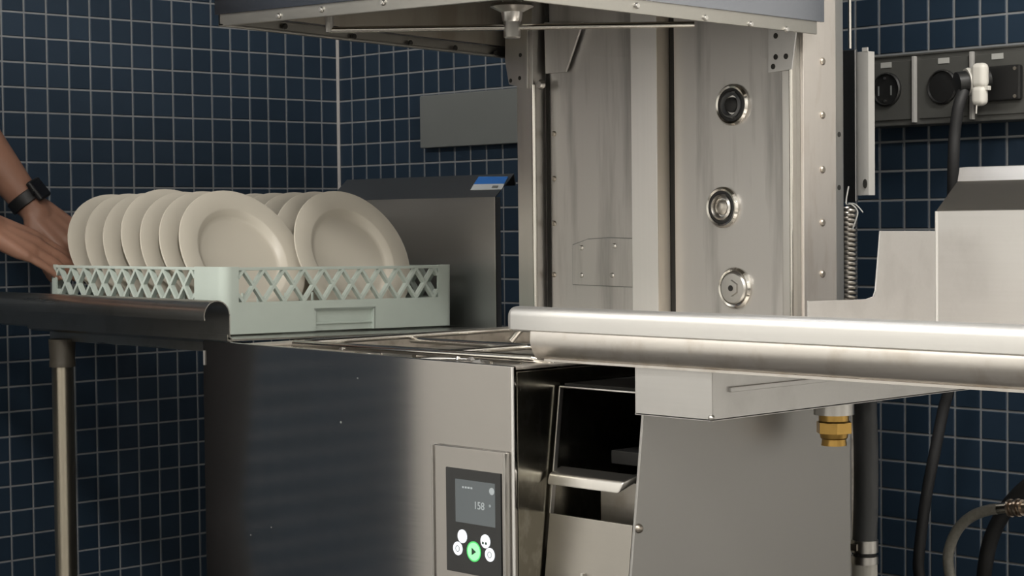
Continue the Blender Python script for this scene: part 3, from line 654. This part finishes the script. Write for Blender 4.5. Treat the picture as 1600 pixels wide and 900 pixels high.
B().lathe([(.0185, dz_-.024), (.0175, dz_-.030), (.0155, dz_-.032), (.0165, dz_-.040), (.013, dz_-.040), (.013, dz_-.03)], 24, Matrix.Translation((dc.x, dc.y, 0))).build('brass_thread', M_BRASS, dr)
for lx, ly in ((2.95, -1.03), (2.95, -.48)):
    lg = B().lathe([(.021, 0), (.021, .02), (.0185, .03), (.0185, .868)], 24, Matrix.Translation((lx, ly, 0))).build('leg', M_TABLE, tr)

# ================================================================== WALL THINGS
yw = -.022
q0 = ony(655, 150, yw); q1 = ony(655, 232, yw)
wp = thing('wall_plate', (.55, -.001, (q0.z+q1.z)/2), 'flat grey metal cover plate on the blue tiles left of the column', 'wall plate')
B().box((q0.x, yw, q1.z), (.86, -.0012, q0.z), .003).build('cover', M_GREYP, wp)
B().box((q0.x-.0006, yw+.004, q1.z+.01), (q0.x, -.004, q1.z+.03)).build('cover_tab', M_GREYP, wp)
ysk = -.06
za, zb = ony(1400, 87, ysk).z, ony(1400, 197, ysk).z
xk0 = ony(1350, 150, ysk).x; xk1 = xk0+.56
sk = thing('socket_box', (xk0+.28, -.001, (za+zb)/2), 'dark steel wall box with round sockets on the tiles at the right', 'socket box')
B().box((xk0, ysk, zb), (xk1, -.0012, za), .003).build('housing', M_SOCKBOX, sk)
B().box((xk0, ysk-.003, za-.002), (xk1, -.0012, za+.001), .0005).build('housing_lip', M_SOCKBOX, sk)
xd = [ony(px, 140, ysk).x for px in (1431, 1521)]
xd.append(xd[1]+(xd[1]-xd[0]))
for x in xd: B().box((x-.003, ysk-.008, zb+.004), (x+.003, ysk, za-.004), .001).build('divider_strip', M_ALU, sk)
for (px, py) in ((1386, 102), (1476, 95), (1560, 88)):
    c = ony(px, py, ysk); B().box((c.x-.010, ysk-.0042, c.z-.0045), (c.x+.011, ysk-.002, c.z+.0045)).build('blank_label', M_LABEL, sk)
xp0 = xk0+.004
for k, (px, py) in enumerate(((1388, 140), (1475, 136), (1562, 131))):
    c = ony(px, py, ysk)
    x1_ = xd[k]-.008
    pn = B().box((xp0+.004, ysk-.003, zb+.010), (x1_, ysk, za-.010), .001).build('socket_plate', M_SOCKBOX, sk); xp0 = xd[k]+.004
    F = frame_m((c.x, ysk-.003, c.z), (0, -1, 0))
    B().lathe([(.0285, 0), (.0285, .004), (.026, .006), (.0245, .002), (0, .0015)], 32, F).build('socket_rim', M_BLACKP, pn)
    if k == 0:
        for dx in (-.017, .008): B().box((c.x+dx, ysk-.0062, c.z-.010), (c.x+dx+.002, ysk-.004, c.z+.006)).build('contact', M_GREYP, pn)
        for dz in (-.019, .019): B().lathe([(.0022, 0), (.0022, .003), (0, .003)], 10, frame_m((c.x-.003, ysk-.0045, c.z+dz), (0, -1, 0))).build('earth_pin', M_STEEL, pn)
    if k == 1: B().lathe([(.0245, .0016), (.0245, .0026), (.021, .003), (0, .003)], 28, F).build('socket_cap', M_BLACKP, pn)
    if k == 2:
        B().box((c.x-.03, ysk-.014, c.z-.028), (c.x+.045, ysk-.003, c.z+.028), .004).build('socket_lid', M_BLACKP, pn)
        for sx in (.036,):
            for sz in (-.022, .022): B().lathe([(.003, 0), (.003, .001), (0, .001)], 10, frame_m((c.x+sx, ysk-.014, c.z+sz), (0, -1, 0))).build('lid_screw', M_BOLT, pn)
# plug with white collar and its cable
pc = ony(1512, 128, ysk-.05)
pg = thing('power_plug', tuple(pc), 'black plug with a white plastic collar in the wall box', 'plug')
B().lathe([(.016, -.035), (.018, -.01), (.018, .018), (.0, .020)], 24, frame_m(pc, (-.55, -.75, -.12)), True).build('plug_body', M_BLACKP, pg)
B().lathe([(.0, -.006), (.021, -.006), (.0225, -.003), (.0215, .002), (.0, .002)], 24, frame_m(pc, (-.55, -.75, -.12)), True).build('plug_base', M_WHITEP, pg)
cc = ony(1531, 132, ysk-.055)
b = B(); b.box((cc.x-.013, cc.y-.010, cc.z-.006), (cc.x+.014, cc.y+.010, cc.z+.034), .009, 4); b.box((cc.x-.012, cc.y-.011, cc.z-.034), (cc.x+.013, cc.y+.009, cc.z-.002), .009, 4); b.box((cc.x+.004, cc.y-.004, cc.z-.010), (cc.x+.018, cc.y+.004, cc.z-.003), .001)
b.build('white_collar', M_WHITEP, pg)
b = B(); b.tube([(cc.x-.002, cc.y-.006, cc.z-.032), (cc.x-.003, cc.y-.006, cc.z-.046)], .0012, 6); b.build('collar_tie', M_WHITEP, pg)
yca = ysk-.045
cab = [ony(px, py, y) for px, py, y in ((1506, 142, ysk-.06), (1498, 165, ysk-.07), (1492, 205, ysk-.07), (1490, 245, ysk-.07), (1489, 285, ysk-.06), (1489, 330, -.10), (1492, 420, -.10), (1489, 520, -.10), (1484, 600, -.10), (1474, 640, -.10), (1462, 700, -.11), (1450, 760, -.12), (1441, 820, -.13), (1435, 880, -.14), (1432, 960, -.15))]
end = Vector((cab[-1].x-.05, -.2, .03)); cab += [end]
tag(B().tube(spline(cab, 6), .0095, 12).build('power_cable', M_RUB), 'thick black power cable hanging from the wall plug behind the table', 'cable')
# grey drain hose with clamps, against the wall side
yh = -.50
hp = [ony(px, py, yh) for px, py in ((1351, 630), (1353, 700), (1353, 780), (1351, 845))]
hz = thing('drain_hose', (hp[-1].x, yh, .0), 'vertical dark grey drain hose with metal clamps beside the side panel', 'hose')
p_ = hp[0]; hp = [Vector((p_.x-.03, yh+.05, p_.z+.06))]+hp
B().tube(spline(hp, 6), .0175, 20).build('hose', M_HOSEG, hz)
zc = [ony(1350, y, yh).z for y in (843, 862, 868, 880, 900)]
hx = hp[-1].x
B().lathe([(.0195, zc[1]), (.0195, zc[0]), (.016, zc[0]), (.016, zc[1])], 24, Matrix.Translation((hx, yh, 0)), True).build('hose_clamp', M_STEEL, hz)
B().lathe([(.0165, zc[2]-.002), (.0165, zc[1])], 20, Matrix.Translation((hx, yh, 0))).build('hose_gap', M_RUB, hz)
B().lathe([(.0195, zc[3]), (.0195, zc[2]), (.016, zc[2]), (.016, zc[3])], 24, Matrix.Translation((hx, yh, 0)), True).build('hose_clamp', M_STEEL, hz)
B().lathe([(.018, 0), (.018, zc[3])], 20, Matrix.Translation((hx, yh, 0))).build('drain_pipe', M_WHITEP, hz)
B().box((hx-.018, yh-.022, zc[0]-.014), (hx+.002, yh-.016, zc[0]-.004), .001).build('clamp_screw', M_BOLT, hz)
# clear reinforced hose with a fitting
yb_ = -.30
hb = thing('water_hose', tuple(ony(1577, 793, yb_)), 'curved grey reinforced water hose with a metal fitting at the right edge', 'hose')
br = [ony(px, py, yb_) for px, py in ((1562, 795), (1545, 797), (1520, 806), (1498, 825), (1484, 855), (1482, 885), (1492, 930), (1510, 990))]
br.append(Vector((br[-1].x+.05, yb_, .04)))
B().tube(spline(br, 6), .0082, 14).build('hose', plain('braided_hose', (.24, .23, .20), .35, noise=.35, scale=160), hb)
f0 = ony(1562, 795, yb_); f1 = ony(1577, 794, yb_); f2 = ony(1600, 793, yb_)
B().tube([f0+(f0-f1)*.1, f1], .0086, 16).build('ferrule', M_CHROME, hb)
b = B(); dd = (f2-f1)
for k in range(4): b.tube([f1+dd*(.02+.25*k), f1+dd*(.02+.25*k+.15)], .0135-.0015*(k % 2), 16)
b.tube([f1, f2+dd*2], .009, 14); b.build('coupling', plain('coupling_metal', (.55, .46, .38), .3, 1.0), hb)
# black hose behind it
bh = [ony(px, py, -.16) for px, py in ((1650, 730), (1615, 752), (1580, 785), (1553, 830), (1540, 880), (1534, 960))]
bh.append(Vector((bh[-1].x, -.2, .03)))
tag(B().tube(spline(bh, 6), .012, 12).build('rubber_hose', M_RUB), 'black rubber hose curving behind the grey hose at the right edge', 'hose')

# ================================================================== PLATE RACK
RL, RH = .50, .106
RYAW = .040; RTILT = -.0165
rk = thing('dish_rack', (.985, -1.015, .8705), 'pale green plastic dish rack with diamond lattice sides, full of plates', 'dish rack', rot=(RTILT, 0, RYAW))
RM = WORLD_OF['dish_rack']
def rb(): return B()
def rbuild(b, name, mat=None):      # parts of the rack are written in rack coordinates: x 0..-L, y 0..L
    b.bm.transform(RM); return b.build(name, mat or M_RACK, rk)
ZM = .050; W = .004
def wall_box(b, side, u0, u1, z0, z1, d0, d1, bev=.0):
    """box on one rack side: u along the side, d depth inwards"""
    if side == 'front': b.box((-u1, d0, z0), (-u0, d1, z1), bev)
    elif side == 'back': b.box((-u1, RL-d1, z0), (-u0, RL-d0, z1), bev)
    elif side == 'right': b.box((-d1, u0, z0), (-d0, u1, z1), bev)
    else: b.box((-RL+d0, u0, z0), (-RL+d1, u1, z1), bev)
LAT = {'front': (.076, .476), 'right': (.030, .463), 'back': (.030, .463), 'left': (.030, .463)}
for side in ('front', 'right', 'back', 'left'):
    b = rb(); u0, u1 = LAT[side]
    wall_box(b, side, u0, .185, 0, ZM, 0, W); wall_box(b, side, .315, u1, 0, ZM, 0, W); wall_box(b, side, .185, .315, .034, ZM, 0, W)
    wall_box(b, side, .183, .317, .0, .036, .007, .009, .0004); wall_box(b, side, .185, .315, .011, .0135, .003, .008)
    wall_box(b, side, .183, .187, 0, .036, 0, .009); wall_box(b, side, .313, .317, 0, .036, 0, .009); wall_box(b, side, .183, .317, .034, .037, 0, .009)
    rbuild(b, 'base_band')
    b = rb(); wall_box(b, side, u0, u1, RH-.006, RH-.001, 0, .007, .0010); rbuild(b, 'top_rim')
    u0, u1 = LAT[side]
    n = 10.5; p = (u1-u0)/n
    mesh_cache = {}
    h = RH-.005-ZM
    def seg(ua, za, ub, zb_, tk):
        # bar from (ua,za) to (ub,zb_) inside u0..u1
        b = rb(); du, dz = ub-ua, zb_-za; ln = math.hypot(du, dz); nu, nz_ = -dz/ln*.0023, du/ln*.0023
        d0, d1 = (.0, .0085) if tk else (.0006, .009)
        P = []
        for d in (d0, d1):
            for (uu, zz, s) in ((ua, za, 1), (ub, zb_, 1), (ub, zb_, -1), (ua, za, -1)):
                U, Zz = uu+s*nu, zz+s*nz_
                P.append({'front': (-U, d, Zz), 'back': (-U, RL-d, Zz), 'right': (-d, U, Zz), 'left': (-RL+d, U, Zz)}[side])
        b.hexa(P); rbuild(b, 'lattice_bar')
    k = -1
    while k < n+1:
        for sgn in (1, -1):
            ua = u0+(k+(.25))*p; ub = ua+sgn*p; za, zb_ = ZM, ZM+h
            lo, hi = min(ua, ub), max(ua, ub)
            if hi <= u0+.002 or lo >= u1-.002: continue
            def clip(U): return za+(zb_-za)*(U-ua)/(ub-ua)
            a_, b_ = ua, ub; z_a, z_b = za, zb_
            if a_ < u0: z_a = clip(u0); a_ = u0
            if a_ > u1: z_a = clip(u1); a_ = u1
            if b_ < u0: z_b = clip(u0); b_ = u0
            if b_ > u1: z_b = clip(u1); b_ = u1
            if math.hypot(b_-a_, z_b-z_a) > .008: seg(a_, z_a, b_, z_b, sgn > 0)
        k += 1
# corner posts: rounded outside, reaching to the lattice on both sides
def corner(cx, cy, sx, sy, ex, ey):
    b = rb(); R_ = .016
    pts = []
    o = [(0, ey), (0, R_)]
    for i in range(1, 6):
        a = math.radians(90*i/6); o.append((R_-R_*math.cos(a), R_-R_*math.sin(a)))
    o += [(R_, 0), (ex, 0)]
    inn = [(ex, W), (R_+.002, W), (W+.004, W+.004), (W, R_+.002), (W, ey)]
    b.prism([(cx+sx*x, cy+sy*y) for x, y in o+inn], 'z', 0, RH); 
    rbuild(b, 'corner_post')
corner(0, 0, -1, 1, LAT['front'][0], LAT['right'][0]); corner(0, RL, -1, -1, .030, RL-LAT['right'][1]); corner(-RL, 0, 1, 1, RL-LAT['front'][1], .030); corner(-RL, RL, 1, -1, RL-.463, RL-.463)
b = rb()
for i in range(14):
    t = .02+.46*i/13
    b.box((-RL+.012, t-.0018, .004), (-.012, t+.0018, .009)); b.box((-t-.0018, .012, .004), (-t+.0018, RL-.012, .0088))
rbuild(b, 'base_grid')
b = rb()
for j in range(8):
    for i in range(11):
        x = -.05-.4*i/10; y = .05+.4*j/7; b.tube([(x, y, .008), (x, y, .062)], [.0032, .0022], 8)
rbuild(b, 'pegs')['kind'] = 'stuff'

# ================================================================== PLATES
PR = .120
prof = [(0, -.0012), (.052, -.0012), (.053, -.004), (.057, -.004), (.060, 0), (.072, .004), (.082, .0125), (.118, .0170), (PR, .0180), (.1195, .0203), (.1175, .0208), (.0875, .0190), (.0845, .0180), (.0775, .0095), (.074, .0070), (.070, .0062), (0, .0055)]
bm0 = B().lathe(prof[::-1], 56); 
plate0 = bm0.build('dinner_plate', M_PLATE, None, 50)
ORD = ['first', 'second', 'third', 'fourth', 'fifth', 'sixth']
first = True
def plate(cx, cy, cz, lean, yaw, label, group):
    global first
    if first: o = plate0; first = False
    else: o = plate0.copy(); COL.objects.link(o)
    ax = Vector((math.cos(lean)*math.cos(yaw), math.cos(lean)*math.sin(yaw), math.sin(lean)))   # face normal
    o.matrix_world = frame_m((cx, cy, cz), ax) @ Matrix.Translation((0, 0, -.019))
    tag(o, label, 'plate', group)
for k in range(7):
    j = random.uniform(-1, 1)
    up = .006 if k == 3 else 0
    plate(.870-.0585*k, -.893+.0006*k, .9935+up+.0008*j, math.radians(28.3+1.0*j), 0.01,
        'front cream plate of the near row, its whole face showing' if k == 0 else ('leftmost cream plate of the near row, beside the hands' if k == 6 else 'cream plate of the near row, %s behind its front plate' % ORD[k-1]), 'plates in the near row')
for k in range(7):
    j = random.uniform(-1, 1)
    plate(.906-.0585*k, -.6905+.0006*k, .989+.0008*j, math.radians(24.2+1.0*j), 0.01,
        'front cream plate of the far row, its whole face showing' if k == 0 else ('last cream plate of the far row, at the left end of the rack' if k == 6 else 'cream plate of the far row, %s behind its front plate' % ORD[k-1]), 'plates in the far row')

# ================================================================== PERSON
def fuse(b, name, mat, parent, voxel, smooth=6, label=None):
    o = b.build(name, mat, parent, None, label)
    m = o.modifiers.new('fuse', 'REMESH'); m.mode = 'VOXEL'; m.voxel_size = voxel; m.use_smooth_shade = True
    s = o.modifiers.new('smooth', 'SMOOTH'); s.factor = .5; s.iterations = smooth
    return o
def hand(b, wr, d, back, thumb, spread, curl, th=None):
    """five fingers on a palm; d points to the fingers, back out of the back of the hand, thumb to the thumb side"""
    d = d.normalized(); back = (back-d*back.dot(d)).normalized(); s = (thumb-d*thumb.dot(d)-back*thumb.dot(back)).normalized()
    tips = []
    offs = (.032, .0105, -.011, -.031); pl = (.090, .094, .088, .080)
    seg_ = ((.043, .026, .021), (.047, .030, .022), (.043, .028, .021), (.034, .021, .018))
    rad = (.0096, .0098, .0092, .0082)
    for i in range(4):
        kn = wr+d*pl[i]+s*offs[i]+back*(.004-.003*abs(i-1.2))
        b.cone(wr+d*.012+s*offs[i]*.62, .0150, kn, rad[i]+.0022); b.cone(wr+d*.03+s*offs[i]*.72-back*.006, .0135, kn-d*.012-back*.004, rad[i]+.001)
        dirv = (d+s*spread*(1.5-i)*.33).normalized(); p = kn; a = 0
        for j in range(3):
            a += curl[j]
            q = dirv*math.cos(a)-back*math.sin(a); p2 = p+q*seg_[i][j]
            b.cone(p, rad[i]*(1-.09*j), p2, rad[i]*(1-.09*(j+1))); p = p2
        tips.append((p, q, i))
    t0 = wr+d*.022+s*.026-back*.006
    td = (d*.80+s*.55-back*.22).normalized() if th is None else th
    t1 = t0+td*.046; td2 = (td+d*.35).normalized(); t2 = t1+td2*.034; t3 = t2+(td2+d*.2-back*.1).normalized()*.027
    b.cone(t0, .0165, t1, .0128); b.cone(t1, .0122, t2, .0108); b.cone(t2, .0106, t3, .0085)
    return tips
# joints
dC = (Vector((.485, -1.03, .978))-CAM).dot(CF)
rw = atd(-22, 352, dC-.055)                      # near (right) wrist, just left of the frame
rt = atd(92, 405, dC+.005)
lw = atd(50, 324, dC+.16)                        # far (left) wrist, wearing the watch
lt = atd(165, 418, dC+.175)
rd = (rt-rw).normalized(); ld = (lt-lw).normalized()
base = Vector((.38, -1.52, 0))
pe = thing('person', tuple(base), 'person with bare forearms and a black smartwatch pushing the plate rack', 'person')
sh_l = Vector((.205, -1.405, 1.42)); sh_r = Vector((.555, -1.485, 1.42))
el_l = lw+(-CR*.155+CU*.205-CF*.03); el_r = Vector((.535, -1.375, 1.17))
b = B()
# torso, neck, head, legs
ch = (sh_l+sh_r)/2; sd = (sh_r-sh_l).normalized(); fw = Vector((0, 0, 1)).cross(sd).normalized()*-1
if fw.dot(Vector((1, 1, 0))) < 0: fw = -fw
pel = Vector((base.x, base.y, .95))
for s_ in (-1, 1):
    b.cone(pel+sd*.075*s_, .115, ch-Vector((0, 0, .18))+sd*.075*s_, .118); b.cone(ch-Vector((0, 0, .18))+sd*.075*s_, .118, ch+sd*.11*s_+Vector((0, 0, -.02)), .075)
    hip = pel+sd*.09*s_-Vector((0, 0, .05)); kn = Vector((hip.x, hip.y, .50))+sd*.01*s_+fw*.02; an = Vector((kn.x, kn.y, .09))-fw*.03
    b.cone(hip, .092, kn, .058); b.cone(kn, .058, kn.lerp(an, .35)-fw*.012, .060); b.cone(kn.lerp(an, .35)-fw*.012, .058, an, .040); b.cone(an-Vector((0, 0, .045)), .036, an+fw*.15-Vector((0, 0, .055)), .03)
nk = ch+Vector((0, 0, .045)); hd = nk+Vector((0, 0, .15))+fw*.055
for s_ in (-1, 1): b.cone(ch+sd*.12*s_+Vector((0, 0, .005)), .05, nk+Vector((0, 0, .03)), .045)
b.cone(ch+Vector((0, 0, -.02)), .075, nk+Vector((0, 0, .04))+fw*.01, .057); b.cone(nk, .056, hd-fw*.03, .056)
b.ball(hd, .1, 3, (.78, .95, 1.16), Matrix(((sd.x, fw.x, 0), (sd.y, fw.y, 0), (0, 0, 1)))); b.ball(hd+fw*.04-Vector((0, 0, .06)), .055, 3, (1, 1, .9))
b.cone(hd+fw*.088+Vector((0, 0, .012)), .010, hd+fw*.104-Vector((0, 0, .022)), .013); b.cone(hd+fw*.080+sd*.045+Vector((0, 0, .034)), .012, hd+fw*.080-sd*.045+Vector((0, 0, .034)), .012)
for s_ in (-1, 1): b.ball(hd+sd*.079*s_-Vector((0, 0, .01)), .026, 2, (.45, .7, 1.2), Matrix(((sd.x, fw.x, 0), (sd.y, fw.y, 0), (0, 0, 1))))
for sh, el, wr in ((sh_l, el_l, lw), (sh_r, el_r, rw)):
    b.cone(ch.lerp(sh, .6)+Vector((0, 0, -.02)), .075, sh, .062); b.cone(sh, .062, sh.lerp(el, .45), .054); b.cone(sh.lerp(el, .45), .053, el, .041)
    b.cone(el, .041, el.lerp(wr, .35), .0445); b.cone(el.lerp(wr, .35), .0445, wr, .0275)
    b.cone(wr, .027, wr+(wr-el).normalized()*.02, .026)
rtips = hand(b, rw, rd, (CU*.75-CF*.55+CR*.15), (CU*.9+CF*.5), .02, (.10, .12, .10), None)
ltips = hand(b, lw, ld, (CU*.55-CF*.65+CR*.35), (-CU*.6-CF*.7), .18, (.30, .35, .25), None)
body = fuse(b, 'body', M_SKIN, pe, .0042, 5)
for tp, ddir, i in rtips:
    up = (CU*.75-CF*.55+CR*.15); up = (up-ddir*up.dot(ddir)).normalized(); sdv = ddir.cross(up)
    rot = Matrix(((sdv.x, ddir.x, up.x), (sdv.y, ddir.y, up.y), (sdv.z, ddir.z, up.z)))
    B().ball(tp+up*.0048-ddir*.001, .0062, 2, (.85, 1.1, .35), rot).build('fingernail', plain('nail', (.55, .32, .25), .3), body) if i == 0 else B().ball(tp+up*.0048-ddir*.001, .0062, 2, (.85, 1.1, .35), rot).build('fingernail', MATS['nail'], body)
# clothes
b = B()
for s_ in (-1, 1):
    b.cone(pel+sd*.075*s_-Vector((0, 0, .03)), .128, ch-Vector((0, 0, .18))+sd*.075*s_, .131); b.cone(ch-Vector((0, 0, .18))+sd*.075*s_, .131, ch+sd*.11*s_+Vector((0, 0, -.02)), .087)
b.cone(pel-Vector((0, 0, .03)), .126, ch-Vector((0, 0, .10)), .124); b.cone(ch-Vector((0, 0, .10)), .12, ch, .075)
for s_ in (-1, 1): b.cone(ch+sd*.12*s_+Vector((0, 0, .008)), .055, nk+Vector((0, 0, -.005)), .05)
for sh, el in ((sh_l, el_l), (sh_r, el_r)):
    b.cone(ch.lerp(sh, .6)+Vector((0, 0, -.02)), .087, sh, .075); b.tube([sh, sh.lerp(el, .55)], [.075, .068], 18)
fuse(b, 'shirt', M_SHIRT, pe, .009, 4)
b = B()
for s_ in (-1, 1):
    hip = pel+sd*.09*s_-Vector((0, 0, .05)); kn = Vector((hip.x, hip.y, .50))+sd*.01*s_+fw*.02; an = Vector((kn.x, kn.y, .09))-fw*.03
    b.cone(pel+sd*.06*s_, .122, hip, .112); b.cone(hip, .108, kn, .075); b.cone(kn, .077, kn.lerp(an, .35)-fw*.010, .080); b.cone(kn.lerp(an, .35)-fw*.010, .080, an+Vector((0, 0, .01)), .062)
fuse(b, 'trousers', M_TROUS, pe, .010, 4)
for s_ in (-1, 1):
    hip = pel+sd*.09*s_-Vector((0, 0, .05)); kn = Vector((hip.x, hip.y, .50))+sd*.01*s_+fw*.02; an = Vector((kn.x, kn.y, .09))-fw*.03
    b = B(); b.cone(an-Vector((0, 0, .04)), .049, an+fw*.16-Vector((0, 0, .052)), .038); b.cone(an, .05, an-Vector((0, 0, .04)), .05); fuse(b, 'shoe', M_SHOE, pe, .007, 3)
R3 = Matrix(((sd.x, fw.x, 0), (sd.y, fw.y, 0), (0, 0, 1)))
b = B(); b.ball(hd-fw*.018+Vector((0, 0, .022)), .106, 3, (.80, .93, 1.08), R3); b.ball(hd-fw*.05-Vector((0, 0, .03)), .07, 2, (1, .7, 1), R3); fuse(b, 'hair', M_HAIR, pe, .008, 3)
for s_ in (-1, 1):
    e = hd+fw*.0775+sd*.031*s_+Vector((0, 0, .012)); ey = B().ball(e, .0125, 2).build('eye', M_EYE, pe); B().ball(e+fw*.009, .006, 2).build('iris', M_IRIS, ey)
B().ball(hd+fw*.088-Vector((0, 0, .052)), .02, 2, (1.1, .35, .32), R3).build('mouth', M_LIP, pe)
# smartwatch on the far wrist
ax = (lw-el_l).normalized(); wc = lw-ax*.018
wn = (CR*.55+CU*.60-CF*.40); wn = (wn-ax*wn.dot(ax)).normalized(); wsd = ax.cross(wn)
wt = thing('smartwatch', tuple(wc), 'black smartwatch with a square case on the far wrist', 'watch')
b = B(); ring = []
for i in range(36):
    a = 2*PI*i/36; dirv = wn*math.cos(a)+wsd*math.sin(a)
    ring.append([b.bm.verts.new(wc+dirv*r_+ax*h_) for r_, h_ in ((.0300, -.0115), (.0335, -.010), (.0335, .010), (.0300, .0115))])
for i in range(36):
    A_, B_ = ring[i], ring[(i+1) % 36]
    for k in range(4): b.bm.faces.new([A_[k], A_[(k+1) % 4], B_[(k+1) % 4], B_[k]])
b.build('strap', M_WATCH, wt)
def obox(c, ux, uy, uz, hx, hy, hz, bev):
    return B().hexa([c+ux*sx*hx+uy*sy*hy+uz*sz*hz for sz in (-1, 1) for sx, sy in ((-1, -1), (1, -1), (1, 1), (-1, 1))], bev, 3)
cs_ = obox(wc+wn*.036, ax, wsd, wn, .0205, .018, .0055, .004).build('case', M_WATCH, wt)
obox(wc+wn*.0418, ax, wsd, wn, .017, .0145, .0006, .0004).build('glass', M_WGLASS, cs_)
B().lathe([(.0035, 0), (.0035, .003), (0, .003)], 12, frame_m(wc+wn*.036+wsd*.018, wsd)).build('crown', M_WATCH, cs_)
bpy.context.view_layer.update()
